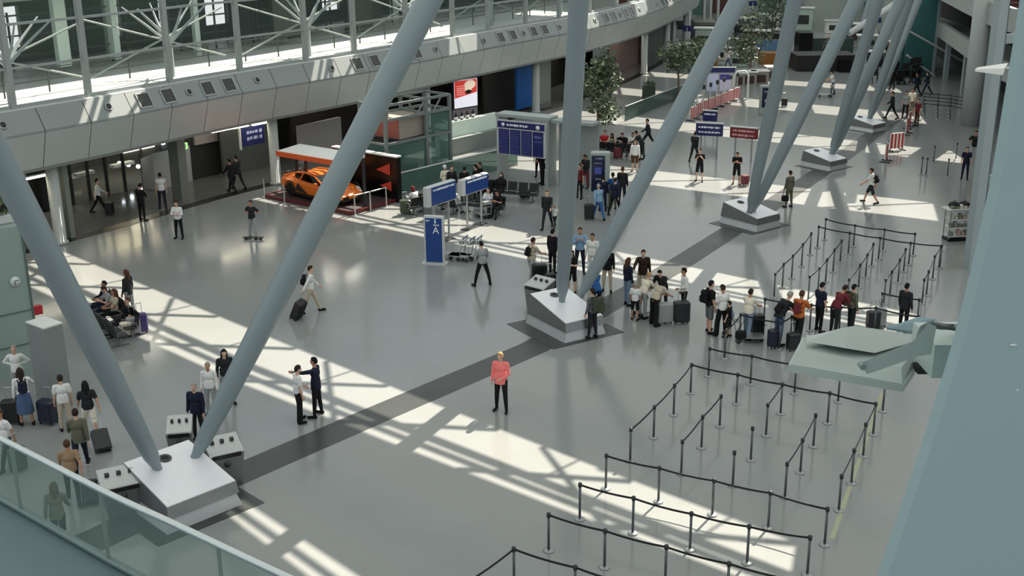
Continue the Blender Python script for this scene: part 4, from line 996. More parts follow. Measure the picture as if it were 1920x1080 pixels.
# orange sports car
CO=P0+Matrix.Rotation(uaz,3,'Z')@Vector((2.7,1.5,.14))
car=thing('sports_car','low orange sports car with dark windows on the display platform','car',CO,uaz+R(-6));car.scale=(1.06,1.0,1.08)
PA=mat('orange car paint',(236,122,44),.22,.1,.04,3);CG=mat('car black glass',(12,12,14),.06);CD=mat('car dark trim',(26,24,24),.5)
st=[(-2.22,.80,.34,.74),(-2.1,.93,.26,.86),(-1.65,1.0,.2,.93),(-1.0,1.0,.17,.90),(-.3,.96,.17,.84),(.4,.95,.17,.80),(1.0,.98,.17,.76),(1.5,.97,.18,.69),(1.95,.88,.2,.58),(2.25,.66,.24,.42)]
m=MB();vs=[];n=None
for x,w_,zb,zt in st:
    h=zt-zb;half=[(w_*.86,zb),(w_*.97,zb+h*.18),(w_,zb+h*.5),(w_*.97,zb+h*.78),(w_*.84,zb+h*.95),(w_*.4,zt+.015)]
    ring=[(x,y,z) for y,z in half]+[(x,-y,z) for y,z in reversed(half)];n=len(ring);vs+=ring
fs=[(i*n+j,i*n+(j+1)%n,(i+1)*n+(j+1)%n,(i+1)*n+j) for i in range(len(st)-1) for j in range(n)]+[tuple(range(n)),tuple(reversed(range((len(st)-1)*n,len(st)*n)))]
m.add(vs,[tuple(reversed(f)) for f in fs],0,False);m.build('body',PA,car)
cs=[(-1.75,.45,.90),(-1.1,.60,1.12),(-.3,.62,1.19),(.25,.62,1.12),(1.05,.76,.76)]
m=MB();vs=[]
for x,w_,z in cs: vs+=[(x,w_+.16*(1 if z>1 else .1),.82 if x>-1 else .88),(x,w_*.93,z*.985),(x,w_*.5,z),(x,-w_*.5,z),(x,-w_*.93,z*.985),(x,-w_-.16*(1 if z>1 else .1),.82 if x>-1 else .88)]
n=6;fs=[(i*n+j,(i+1)*n+j,(i+1)*n+(j+1)%n,i*n+(j+1)%n) for i in range(4) for j in range(n)]
m.add(vs,fs,0,False);m.build('windows',CG,car)
m=MB()
for i in range(1,3):
    (x0,w0,z0),(x1,w1,z1)=cs[i],cs[i+1];m.quad((x0,-w0*.8,z0+.006),(x1,-w1*.8,z1+.006),(x1,w1*.8,z1+.006),(x0,w0*.8,z0+.006),th=.015)
for sy in(-1,1):
    for (a,b) in(((-1.8,.93,.93),(-1.1,.66,1.13)),((-1.1,.66,1.13),(-.3,.68,1.19)),((-.3,.68,1.19),(.25,.68,1.12)),((.25,.68,1.12),(1.1,.80,.77)),((-.55,.69,1.17),(-.7,.84,.84))): m.tube([(a[0],sy*a[1],a[2]),(b[0],sy*b[1],b[2])],.045,6)
m.build('roof_and_pillars',PA,car)
for sx in(-1.3,1.35):
    for sy in(-1,1):
        wl=thing('w','','');bpy.data.objects.remove(wl)
        m=MB();m.tube([(sx,sy*.72,.33),(sx,sy*1.005,.33)],.335,24);wh=m.build('wheel',mat('tyre',(18,18,18),.8),car)
        m=MB();m.tube([(sx,sy*1.0,.33),(sx,sy*1.012,.33)],.22,20);
        for k in range(5): g=k*2*math.pi/5;m.box((sx+.12*math.cos(g),sy*1.015,.33+.12*math.sin(g)),(.24,.02,.05),M=Matrix.Rotation(-g,4,'Y'))
        m.build('rim',mat('dark alloy',(60,60,62),.3,.8),wh)
        m=MB();m.tube([(sx+.40*math.cos(g),sy*.985,.33+.40*math.sin(g)) for g in [math.pi*k/12 for k in range(13)]],.035,6);m.build('wheel_arch',CD,car)
m=MB()
for sy in(-1,1):
    m.hull([(-.95,sy*.985,.35),(-.1,sy*.955,.3),(-.1,sy*.955,.34),(-.7,sy*.985,.72)],[(-.95,sy*1.0,.35),(-.1,sy*.975,.3),(-.1,sy*.975,.34),(-.7,sy*1.0,.72)])
    m.box((.0,sy*.93,.19),(2.2,.1,.1))
m.build('side_intakes',CD,car)
m=MB();m.box((2.12,0,.24),(.3,1.45,.12));m.box((2.2,.45,.36),(.16,.34,.12));m.box((2.2,-.45,.36),(.16,.34,.12));m.build('front_bumper_grille',CD,car)
m=MB();m.box((-2.2,0,.45),(.1,1.5,.22));m.box((-2.1,0,1.0),(.25,1.7,.03));m.box((-2.1,.6,.93),(.1,.03,.14));m.box((-2.1,-.6,.93),(.1,.03,.14));m.build('rear_panel_and_wing',CD,car)
for sy in(-1,1):
    m=MB();m.hull([(1.72,sy*.90,.58),(2.12,sy*.72,.46),(2.0,sy*.55,.53),(1.72,sy*.70,.66)],[(1.72,sy*.90,.61),(2.12,sy*.72,.49),(2.0,sy*.55,.56),(1.72,sy*.70,.69)]);m.build('headlight',mat('headlight clear',(232,232,236),.15),car)
    m=MB();m.ell((.72,sy*1.04,.88),(.1,.09,.06));m.tube([(.72,sy*.9,.82),(.72,sy*1.0,.87)],.02,6);m.build('mirror',PA,car)
# ------------------------------------------------------------------ lift and screen
LG=glass('lift glass',(112,146,138),.42);LB=mat('steel beam grey',(128,136,134),.45,.3)
la,lb=F(725,362),F(925,330);la=F(728,363);lb=F(846,333)
lx=(lb-la).normalized();laz=math.atan2(lx.y,lx.x);LW=(lb-la).length
t=thing('glass_lift','glazed lift enclosure with grey steel frame and truss behind the waiting seats','lift',la,laz)
HL=4.55
for x in(0,LW*.62,LW):
    for y in(0,1.9):
        m=MB();m.box((x,y,HL/2),(.16,.16,HL));m.build('frame_post',LB,t)
m=MB()
for z in(HL,HL-.75,2.55):
    for y in(0,1.9): m.box((LW/2,y,z),(LW+.1,.13,.13))
    for x in(0,LW*.62,LW): m.box((x,.95,z),(.12,1.9,.12))
m.build('frame_beams',LB,t)
m=MB()
for k in range(4): m.tube([(LW*(.35+k*.13),0,HL-.75 if k%2 else HL),(LW*(.35+(k+1)*.13),0,HL if k%2 else HL-.75)],.05,6)
m.build('truss_diagonals',LB,t)
m=MB();m.quad((.1,0,.1),(LW-.1,0,.1),(LW-.1,0,2.5),(.1,0,2.5),th=.02);m.quad((0,.1,.1),(0,1.8,.1),(0,1.8,2.5),(0,.1,2.5),th=.02);m.build('lower_glass',LG,t)
m=MB();m.quad((LW*.63,0,2.6),(LW-.1,0,2.6),(LW-.1,0,3.75),(LW*.63,0,3.75),th=.02);m.build('upper_glass',LG,t)
t2=thing('glass_balustrade','low green glass balustrade with a pale rail in front of the lift','balustrade',la+Matrix.Rotation(laz,3,'Z')@Vector((-.1,-.75,0)),laz)
m=MB();m.quad((0,0,.05),(9.5,0,.05),(9.5,0,1.12),(0,0,1.12),th=.02);m.quad((0,0,.05),(0,-.0,1.12),(0,1.2,1.12),(0,1.2,.05),th=.02);m.build('glass_pane',LG,t2);m=MB();m.tube([(0,1.2,1.16),(0,0,1.16),(9.5,0,1.16)],.045,8);m.build('handrail',LGREY,t2)
m=MB();m.box((4.7,.0,.04),(9.5,.12,.08));m.build('base_rail',LB,t2)
# brown box cabin
d1=la.y+.9;p1=AT(748,222,d1);p2=AT(795,214,d1+1.6);z0=AT(748,262,d1).z;az=math.atan2(p2.y-p1.y,p2.x-p1.x);wd=math.hypot(p2.x-p1.x,p2.y-p1.y)
t=thing('lift_cabin','grey brown box shaped lift cabin with a reddish left side','lift cabin',(p1.x,p1.y,z0),az)
m=MB();m.box((wd/2,.85,(p1.z-z0)/2),(wd,1.7,p1.z-z0));m.build('cabin_box',mat('cabin grey brown',(150,142,130),.6),t)
m=MB();m.box((-.03,.85,(p1.z-z0)/2),(.06,1.6,(p1.z-z0)*.92));m.build('red_side_panel',mat('cabin reddish',(164,92,80),.5),t)
m=MB()
for x in(.1,wd-.1):m.tube([(x,.85,p1.z-z0),(x,.85,p1.z-z0+1.0)],.04,6)
m.build('hangers',LB,t)
m=MB();m.box((wd/2+.3,.85,-.08),(wd+.8,1.9,.14));m.build('underframe',DARK,t)
t=thing('bike_wheel_display','dark display with a pale round ring inside the lower lift glass','display',la+Matrix.Rotation(laz,3,'Z')@Vector((1.6,1.6,0)),laz)
m=MB();m.box((0,.3,1.0),(2.4,.3,1.9));m.build('dark_panel',BLKP,t);m=MB();m.tube([(.1+.42*math.cos(k*math.pi/12),.08,1.3+.42*math.sin(k*math.pi/12)) for k in range(25)],.05,8);m.build('ring',LGREY,t)
m=MB();m.box((.9,-.4,.5),(1.2,.6,1.0),bev=.05);m.build('cabinet',mat('dark blue cabinet',(34,48,62),.4),t)
# wall stretch behind with white lit back and red screen
sd=arc(s_px(872,-1.2,2.5),-1.2);dep=sd.y-1.5
p1,p2=AT(851,152,dep),AT(894,141,dep+1.3);z0=AT(851,204,dep).z;az=math.atan2(p2.y-p1.y,p2.x-p1.x);wd=math.hypot(p2.x-p1.x,p2.y-p1.y);hh=p1.z-z0
t=thing('advert_screen','bright red and white advertising screen under the gallery edge','screen',(p1.x,p1.y,z0),az)
m=MB();m.box((wd/2,.1,hh/2),(wd+.12,.2,hh+.12));m.build('housing',DARK,t)
m=MB();m.box((wd/2,-.01,hh/2),(wd,.02,hh));m.build('white_field',mat('screen white',(232,230,240),.4,emit=.55),t)
m=MB();m.hull([(0.02,-.025,hh*.36),(wd*.98,-.025,hh*.5),(wd*.98,-.025,hh*.98),(.02,-.025,hh*.98)],[(0.02,-.022,hh*.36),(wd*.98,-.022,hh*.5),(wd*.98,-.022,hh*.98),(.02,-.022,hh*.98)]);m.build('red_field',mat('screen red',(206,62,52),.4,emit=.5),t)
m=MB();m.ell((wd*.68,-.03,hh*.8),(wd*.25,.012,hh*.16));m.ell((wd*.6,-.03,hh*.66),(wd*.16,.012,hh*.12));m.build('pale_shape',mat('screen cream',(236,214,192),.4,emit=.5),t)
m=MB();m.ell((wd*.6,-.045,hh*.55),(wd*.14,.012,hh*.075));m.build('dark_shape',mat('screen dark',(40,14,18),.4),t)
rr=[(wd*.1,wd*.45,hh*(.78-k*.075),.06) for k in range(5)];marks('pale_lines',t,1,1,-.035,rr,mat('screen pink',(240,196,190),.4,emit=.4),77)
m=MB();m.box((wd/2,.12,-hh*.5),(wd+.12,.12,hh*.92));m.build('lower_panel',mat('screen mauve panel',(142,130,140),.3),t)
gz=AT(851,232,dep).z
m=MB();m.box((wd/2,.3,-z0/2-.0),(.3,.3,z0));m.build('pillar',LB,t)
t=thing('lit_counter','pale greenish lit counter front with a row of small bottles behind the lift balustrade','counter',F(905,285),laz)
m=MB();m.box((0,1.2,.95),(5.2,.4,1.9));m.build('counter_front',mat('pale green lit panel',(190,206,194),.5,emit=.12),t);m=MB();m.box((0,.8,.5),(5.2,.5,1.0));m.build('counter',mat('counter grey',(120,128,126),.5),t)
for k in range(6):
    b=thing('bottle',f'{ORD[k]} small dark bottle from the left on the lit counter','bottle',F(905,285)+Matrix.Rotation(laz,3,'Z')@Vector((-2+k*.5,1.2,1.9)),0,'bottles on the lit counter');m=MB();m.lathe([(.1,0),(.1,.3),(.04,.42),(.04,.5)],n=10);m.build('glass_body',mat('bottle dark',(24,36,32),.2),b);m=MB();m.lathe([(.103,.08),(.103,.22)],n=10);m.build('paper_label',WHITE,b)
# ------------------------------------------------------------------ left foreground: monolith, glass kiosk
g=F(104,757);t=thing('grey_monolith','tall grey slab pylon with a pale top, left of the first slanted column','pylon',g,R(-38))
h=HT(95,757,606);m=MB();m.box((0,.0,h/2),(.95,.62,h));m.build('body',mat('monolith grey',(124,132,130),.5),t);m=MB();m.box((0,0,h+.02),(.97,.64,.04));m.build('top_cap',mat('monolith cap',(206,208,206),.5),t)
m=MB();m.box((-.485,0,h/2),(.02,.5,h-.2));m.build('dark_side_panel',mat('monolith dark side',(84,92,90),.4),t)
ka,kb=F(-170,760),F(80,698);ku=(kb-ka).normalized();kaz=math.atan2(ku.y,ku.x);KL=(kb-ka).length;kh=HT(10,712,432)
t=thing('glass_kiosk','large grey green glass walled kiosk at the left edge with a small round clock','kiosk',ka,kaz)
KG=mat('grey green back painted glass',(138,156,150),.3,0,.05,.5)
m=MB();m.box((KL/2,1.4,kh/2),(KL,2.8,kh));m.build('walls',KG,t)
m=MB()
for x in (KL*.30,KL*.62,KL-.03):m.box((x,-.02,kh/2),(.05,.06,kh))
for z in(1.1,2.2):m.box((KL/2,-.015,z),(KL,.04,.03))
m.build('joints',mat('kiosk joint',(86,100,96),.5),t)
zc=HT(28,708,530);cx=min(((lambda v:abs(960+FPX*v.dot(cr)/v.dot(Fw)-28))(ka+ku*(q*.02)+Vector((0,0,zc-CH))),q*.02) for q in range(int(KL/.02)))[1]
m=MB();m.lathe([(.16,0),(.16,.04)],n=20);c=m.build('clock_face',mat('clock dial pale',(206,212,210),.5),t);c.location=(cx,-.02,zc);c.rotation_euler=(R(90),0,0)
m=MB();m.box((.05,.03,.045),(.14,.02,.01));m.box((-.02,-.05,.045),(.02,.12,.01));m.build('clock_hands',DARK,c)
t=thing('plant_trough','plant trough with dark leaves at the left edge on top of the glass kiosk','planter',ka+ku*(KL*.62)+Vector((0,.9,kh)),kaz)
m=MB();m.box((0,0,.14),(2.2,.5,.28),bev=.03);m.build('trough',LGREY,t)
def leaves(m,c,r,n,size,rr):
    for k in range(n):
        while 1:
            v=Vector((rr.uniform(-1,1),rr.uniform(-1,1),rr.uniform(-1,1)))
            if v.length<1:break
        p=Vector(c)+Vector((v.x*r[0],v.y*r[1],v.z*r[2]));a=Vector((rr.uniform(-1,1),rr.uniform(-1,1),rr.uniform(-.6,.4))).normalized();b=a.cross(Vector((rr.uniform(-1,1),rr.uniform(-1,1),rr.uniform(-1,1)))).normalized()
        L=size*rr.uniform(.7,1.3);m.add([p-a*L*.5,p+b*L*.28,p+a*L*.5,p-b*L*.28],[(0,1,2,3)],rr.choice((0,0,1)))
LF=[mat('leaf dark green',(74,92,68),.5,0,.25,5),mat('leaf mid green',(128,140,108),.5,0,.2,5)]
rr=random.Random(5);m=MB();leaves(m,(0,0,.6),(1.1,.4,.5),260,.24,rr);m.build('leaves',LF,t)
t=thing('telephone_post','small red topped machine with a white front, between the glass kiosk and the grey monolith','machine',F(62,700)+Vector((0,.2,0)),kaz)
m=MB();m.box((0,0,.6),(.5,.4,1.2),bev=.03);m.build('body',LGREY,t);m=MB();m.box((0,-.21,1.0),(.36,.02,.36));m.build('screen',DARK,t);m=MB();m.box((0,0,2.05),(.95,.2,.28));m.build('red_sign',RED,t);m=MB();m.box((0,.05,1.6),(.1,.1,.8));m.build('stem',LGREY,t);m=MB();m.box((0,-.2,1.55),(.5,.06,.3));m.build('pink_panel',mat('pale red panel',(214,150,146),.5),t)
# ------------------------------------------------------------------ near girder and floodlight
GIR=mat('girder paint blue grey',(140,163,167),.4,.05,.05,.8)
edge=[(1925,-60),(1914,20),(1893,150),(1860,350),(1822,520),(1786,660),(1730,845),(1650,1080),(1618,1170)]
t=thing('steel_girder','huge smooth blue grey steel girder filling the right edge close by','girder',AT(1800,560,4.2))
Og=t.location.copy();front=[];back=[];fr2=[];bk2=[]
pe=[AT(x,y,4.2) for x,y in edge];pb=[AT(x+14,y,4.9) for x,y in edge]
pe=[Vector((pe[0].x+.25,4.2,16.4))]+pe+[Vector((pe[-1].x+1.2,4.2,0))]
pb=[Vector((pb[0].x+.25,4.9,16.4))]+pb+[Vector((pb[-1].x+1.2,4.9,0))]
for p,pbk in zip(pe,pb):
    front.append(p-Og);q=p+Vector((3.0,-.75,0));fr2.append(q-Og);bk2.append(pbk-Og)
m=MB();vs=[];k=len(front)
for i in range(k):
    a,b=front[i],fr2[i]
    vs+=[a+Vector((.012,.05,0)),a+Vector((.03,0,0)),b,b+Vector((.3,.9,0)),bk2[i]]
fs=[(i*5+j,(i+1)*5+j,(i+1)*5+(j+1)%5,i*5+(j+1)%5) for i in range(k-1) for j in range(5)]+[tuple(range(5)),tuple(reversed(range((k-1)*5,k*5)))]
m.add(vs,fs);m.build('girder_body',GIR,t)
SCR=mat('scratch pale',(200,212,212),.5)
for x,y,l in((1818,762,.07),(1905,720,.08),(1890,638,.05),(1735,1018,.05),(1873,828,.04)):
    p=AT(x,y,4.2)
    # sit on the front face
    f=0
    m=MB();m.ell(Vector((p.x,4.2-.25*(p.x-AT(1800,y,4.2).x)/1.0+.0,p.z))-Og+Vector((0,-.004,0)),(l*.3,.003,l*.10),10,6);m.build('paint_scuff',SCR,t)
# floodlight
LPM=mat('floodlight grey green',(164,176,172),.4,.1,.05,4)
LD=5.2
def lp_(x,y,d=0):return AT(x,y,LD+d)
t=thing('floodlight','grey green wedge shaped floodlight on a flat bracket arm fixed to the girder','floodlight',lp_(1620,660));Ol=t.location.copy()
q=lambda x,y,d=0:lp_(x,y,d)-Ol
A1,A2,A3,A4=q(1478,682,-.1),q(1694,716,-.22),q(1738,648,.22),q(1506,626,.30)
top1,top2=q(1504,628,.25),q(1600,612,.3);
m=MB()
# lower rim slab
rim=[q(1478,684,-.12),q(1694,722,-.24),q(1742,652,.25),q(1505,632,.38)]
m.hull([p+Vector((0,0,-.035)) for p in rim],rim);m.build('front_rim',LPM,t)
m=MB();hb=rim;ht=[q(1506,630,.10),q(1655,655,.02),q(1722,615,.26),q(1602,612,.32)]
m.hull([r*.97 for r in rim],[q(1512,655,-.02)*1.0,q(1690,690,-.12),q(1728,640,.22),q(1512,628,.34)]);m.build('housing',LPM,t)
m=MB();m.hull([q(1512,640,.02),q(1585,653,-.04),q(1640,662,-.02),q(1718,640,.2),q(1600,636,.3)],[q(1513,631,.12),q(1588,613,.14),q(1606,612,.16),q(1730,630,.26),q(1604,611,.32)]);m.build('hood',LPM,t)
m=MB();m.hull([q(1662,618,.32),q(1710,626,.3),q(1752,602,.34),q(1722,597,.36)],[q(1662,614,.32),q(1712,621,.3),q(1754,598,.34),q(1722,594,.36)]);m.build('rear_flap',mat('flap blue grey',(140,164,172),.4),t)
ba=[(1612,681),(1712,640),(1740,606),(1756,612),(1746,664),(1722,668),(1626,702)]
m=MB();m.hull([q(x,y,-.36) for x,y in ba],[q(x,y,-.32) for x,y in ba]);m.build('bracket_arm',LPM,t)
m=MB();e=q(1617,687,-.37);m.tube([e+Vector((0,-.012,0)),e+Vector((0,.03,0))],.014,14);m.build('pivot_bolt',mat('bolt grey',(120,140,138),.4,.3),t)
m=MB();m.tube([q(1724,634,-.3),q(1730,616,-.28),q(1745,608,-.26),q(1765,612,-.2),q(1790,614,-.1),q(1815,612,-.3)],.016,10);m.build('cable',mat('cable dark grey',(84,98,98),.5),t)
m=MB();m.tube([q(1738,672,-.1),q(1750,660,-.1),q(1770,640,0),q(1815,640,-.2)],.028,10);m.box(q(1736,690,-.05),(.1,.08,.03));m.tube([q(1762,690,-.05),q(1790,660,-.05)],.02,8);m.build('yoke',DARK,t)
m=MB();m.box(q(1790,655,-.1),(.30,.3,.16));m.build('mounting_bracket',mat('mount pale grey',(176,192,188),.45,.2),t)
# ------------------------------------------------------------------ right side structures
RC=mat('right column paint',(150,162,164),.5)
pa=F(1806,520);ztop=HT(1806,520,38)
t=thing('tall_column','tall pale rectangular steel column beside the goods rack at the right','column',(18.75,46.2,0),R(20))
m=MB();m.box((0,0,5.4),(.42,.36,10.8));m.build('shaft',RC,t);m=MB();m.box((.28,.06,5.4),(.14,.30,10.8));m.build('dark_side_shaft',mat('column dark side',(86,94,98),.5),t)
m=MB();m.tube([(-.1,0,10.6),(.45,0,11.2),(3.5,0,11.1)],.08,8);m.build('handrail',LGREY,t)
m=MB()
for z in(3.6,9.2):m.box((1.3,.3,z),(1.9,.25,.35))
m.build('cross_beams',RC,t)
GRN=mat('dark interior green',(24,34,32),.6)
m=MB();plate(m,Vector((21.6,46.5,0)),Vector((27.5,60,0)),0,8.5,.3);struct(m.build('wall_right',GRN),'dark green wall behind the tall column at the right','wall')
t=thing('wall_planting','yellow green plants on the dark wall behind the tall column','plant',(23.6,52.0,2.2));rr=random.Random(8);m=MB();leaves(m,(-.3,-.3,1.2),(.6,.5,1.6),420,.3,rr)
m.build('leaves',[mat('leaf olive',(104,112,48),.5,0,.2,5),mat('leaf dark green',(52,72,50),.5)],t);m=MB();m.box((0,0,-.25),(1.4,.7,.5));m.build('trough',DARK,t)
t=thing('white_spotlight','small white floodlight pointing left in front of the tall column','floodlight',AT(1862,128,20));Oz=t.location.copy()
m=MB();m.hull([AT(1828,134,20)-Oz,AT(1880,141,20)-Oz,AT(1884,130,20.3)-Oz,AT(1830,128,20.3)-Oz],[AT(1828,130,20)-Oz,AT(1884,128,20)-Oz,AT(1890,118,20.3)-Oz,AT(1834,126,20.3)-Oz]);m.build('lamp_head',WHITE,t);m=MB();m.tube([AT(1884,129,20.1)-Oz,AT(1950,122,20.4)-Oz],.03,8);m.build('arm',STEEL,t)
# goods rack
g=F(1797,452);t=thing('goods_rack','tall shelf rack of small goods with black bags hung on top, beside the tall column','rack',g,R(8));h=HT(1797,452,392)
m=MB();m.box((0,.25,.06),(1.0,.6,.12));m.build('base',BLKP,t)
SHM=mat('shelf pale grey',(206,210,206),.5)
for k in range(4):
    m=MB();m.box((0,.25,.22+k*.38),(.98,.58,.04));m.build('shelf',SHM,t)
m=MB()
for sx in(-.48,.48):
    for sy in(0,.5):m.box((sx,sy,h/2),(.04,.04,h))
m.build('uprights',STEEL,t)
rr=random.Random(12)
GC=[mat('goods cream',(196,194,180),.6),mat('goods olive',(120,122,98),.6),mat('goods grey',(128,136,136),.6),mat('goods pink',(176,150,146),.6)]
for k in range(4):
    for j in range(5):
        hh=rr.uniform(.12,.26);b=thing('packet',f'{ORD[j]} packet from the left on the {["bottom","second","third","top"][k]} shelf of the goods rack','goods',t.location+Matrix.Rotation(R(8),3,'Z')@Vector((-.38+j*.19,.1,.24+k*.38)),R(8),'packets on the goods rack')
        m=MB();m.box((0,0,hh/2),(.15,.2,hh),bev=.02);m.build('wrapper',GC[rr.randrange(4)],b)
for j,x in enumerate((-.22,.25)):
    b=thing('black_bag',['left','right'][j]+' black bag lying on top of the goods rack','bag',t.location+Matrix.Rotation(R(8),3,'Z')@Vector((x,.3,h)),R(8));m=MB();m.ell((0,0,.12),(.25,.26,.14));m.build('bag_body',BLACK,b);m=MB();m.tube([(-.1,0,.2),(0,0,.36),(.1,0,.2)],.015,6);m.build('handle',BLACK,b)
m=MB();m.box((-.1,.25,h-.02),(1.1,.7,.04));m.build('top_board',SHM,t)
# terraces at the right, round pillar
TP=[(35.0,112),(34.2,98),(31.6,84),(30.2,76),(29.5,66),(29.5,60)]
TC=mat('terrace parapet pale',(160,166,162),.55);TD=mat('terrace dark interior',(44,40,40),.7)
def tpath(off=0):
    return [Vector((x+off,y,0)) for x,y in TP]
tp=tpath()
for z0,z1,o,nm in((3.3,4.5,1.0,'lower'),(6.6,8.0,.2,'upper')):
    m=MB()
    for a,b in zip(tp[:-1],tp[1:]):
        A0=a+Vector((o,0,0));B0=b+Vector((o,0,0));plate(m,A0,B0,z0,z1,.35);m.hull([A0+Vector((0,0,z0)),B0+Vector((0,0,z0)),B0+Vector((14,0,z0)),A0+Vector((14,0,z0))][::-1],[A0+Vector((0,0,z0+.3)),B0+Vector((0,0,z0+.3)),B0+Vector((14,0,z0+.3)),A0+Vector((14,0,z0+.3))][::-1])
    struct(m.build('wall_terrace',TC),f'pale parapet and slab of the {nm} terrace at the right','terrace')
m=MB()
for a,b in zip(tp[:-1],tp[1:]): plate(m,a+Vector((5,0,0)),b+Vector((5,0,0)),0,10,.3)
struct(m.build('wall_terrace_back',TD),'dark rear wall behind the terraces','wall')
m=MB();m.lathe([(.62,0),(.62,4.4),(.62,4.5),(.62,9.2),(.5,9.2),(.5,9.9),(.8,9.95),(.8,13)],(30.3,77.4,0),24);o=m.build('round_pillar',mat('pillar concrete',(166,172,170),.6));tag(o,'thick round pale pillar in front of the terraces at the right','pillar')
for i,(x,y) in enumerate(((33.5,90),(34.6,97),(36,104))):
    m=MB();m.box((x+.9,y,1.7),(.35,.35,3.4));o=m.build('terrace_pier',RC);tag(o,['first','second','third'][i]+' slim pale pier under the lower terrace from the round pillar','pier')
m=MB()
for k in range(5):
    for j in range(4):
        yy=78+k*4;i_=next(q for q in range(len(TP)-1) if TP[q+1][1]<=yy<=TP[q][1]);xx=TP[i_+1][0]+(TP[i_][0]-TP[i_+1][0])*(yy-TP[i_+1][1])/(TP[i_][1]-TP[i_+1][1]);m.box((xx+1.2+j*.8,yy,7.36),(.6,.6,.9),mi=0)
o=m.build('terrace_seating',mat('terrace dark red seating',(84,36,34),.7));tag(o,'dark red seating crowded on the upper terrace','seating',kind='stuff')
TG=glass('teal glass',(92,148,144),.5)
ga,gb=F(1692,146),F(1748,144);t=thing('escalator_glass_wall','teal glass side wall around the escalators at the far right','glass wall',ga,math.atan2(gb.y-ga.y,gb.x-ga.x));gw=(gb-ga).length
m=MB();m.quad((0,0,.05),(gw,0,.05),(gw,0,7.5),(0,0,7.5),th=.05);m.quad((gw,0,.05),(gw+.5,7,.05),(gw+.5,7,7.5),(gw,0,7.5),th=.05);m.build('glass_panel',TG,t)
m=MB();m.box((gw,0,3.9),(.22,.22,7.8));m.build('corner_post',RC,t)
m=MB();m.tube([(-1.5,-.5,4.6),(gw+.3,-.5,2.3),(gw+3.4,-.8,.7)],.09,6);m.tube([(0,-.4,1.9),(gw,-.4,.1)],.09,6);m.build('stair_handrail',LGREY,t)
m=MB();m.hull([(0,.5,.1),(gw,.5,.1),(gw,2.2,.1),(0,2.2,.1)],[(0,.5,3.6),(gw,.5,1.4),(gw,2.2,1.4),(0,2.2,3.6)]);m.build('escalator_body',mat('escalator teal grey',(52,92,92),.4),t)
# ------------------------------------------------------------------ far end of the hall
def fb(name,pl,pr,yb,yt,mt,label,cat,dep=2.0,kind=None):
    a,b=F(pl,yb),F(pr,yb);h=HT((pl+pr)/2,yb,yt);m=MB();m.box(((a.x+b.x)/2,(a.y+b.y)/2+dep/2,h/2),((b.x-a.x),dep,h));o=m.build(name,mt)
    return tag(o,label,cat,kind=kind),h
m=MB();plate(m,Vector((10,152,0)),Vector((75,118,0)),0,16,.5);struct(m.build('wall_far',mat('far end wall',(156,166,160),.6)),'grey green end wall of the hall','wall')
m=MB()
rr=random.Random(4)
for k in range(26):
    f=k/26;p=Vector((10,151,0)).lerp(Vector((75,117,0)),f);m.box((p.x,p.y,rr.choice((2,5,8))),(rr.uniform(.6,2.2),.5,rr.uniform(1.2,3)),rz=R(-28),mi=rr.randrange(4))
struct(m.build('wall_far_openings',[mat('far dark opening',(40,46,44),.6),mat('far pale panel',(178,186,182),.6),mat('far green panel',(70,104,92),.6),mat('far brown panel',(78,48,42),.6)]),'dark and pale openings in the end wall','openings')
fb('cafe_counter',1492,1605,134,104,mat('cafe counter black',(24,22,26),.5),'long black cafe counter beyond the third sun strip','counter',3)
fb('cafe_cabinet',1497,1522,104,62,BLKP,'tall black cabinet behind the cafe counter','cabinet',2)
fb('cafe_wall',1522,1600,100,72,mat('cafe green screen',(54,74,68),.6),'dark green screen behind the cafe counter','screen',.4)
fb('cafe_block',1573,1596,136,112,BLKP,'black block at the right end of the cafe with a pinkish top','counter',2)
fb('wooden_counter',1428,1464,122,100,mat('wooden counter ochre',(140,94,40),.6),'ochre wooden counter beyond the trees','counter',1.5)
fb('blue_screen',1418,1468,98,76,mat('screen grey blue',(92,128,160),.6),'grey blue partition beyond the wooden counter','partition',.3)
for i,(x,y) in enumerate(((1403,160),(1425,158),(1452,150),(1381,162))):
    g=F(x,y);t=thing('shop_display',f'{ORD[i]} white topped shop display with dark goods beyond the ticket gates','display',g,0,'white topped displays');m=MB();m.box((0,.5,.5),(1.3,1.0,1.0));m.build('body',mat('display greige',(150,146,138),.6),t);m=MB();m.box((0,.5,1.04),(1.5,1.2,.08));m.build('white_top',WHITE,t);m=MB();m.box((0,-.02,.45),(.9,.06,.6));m.build('dark_goods',mat('dark goods',(60,40,38),.6),t)
fb('far_kiosk',1302,1345,72,42,mat('far kiosk grey',(132,132,126),.6),'grey kiosk with a dark slab roof in the far background left of the trees','kiosk',4)
g=F(1328,74);h=HT(1328,74,52);m=MB();m.box((g.x,g.y+1,h+.2),(7,5,.4));o=m.build('kiosk_roof',DARK);tag(o,'dark flat slab roof standing over the far grey kiosk','roof')
for i,(x,yb,yt) in enumerate(((1290,100,20),(1330,60,0),(1262,100,40),(1318,66,0),(1345,50,-30))):
    g=F(x,yb);t=thing('far_post',f'slim pale post in the far background, {ORD[i]} left of the tall trees','post',g,0,'far background posts');hh=HT(x,yb,yt);m=MB();m.tube([(0,0,0),(0,0,hh)],.16,8);m.build('shaft',LGREY,t);m=MB();m.lathe([(.3,0),(.3,.08)],n=10);m.build('foot',LGREY,t)
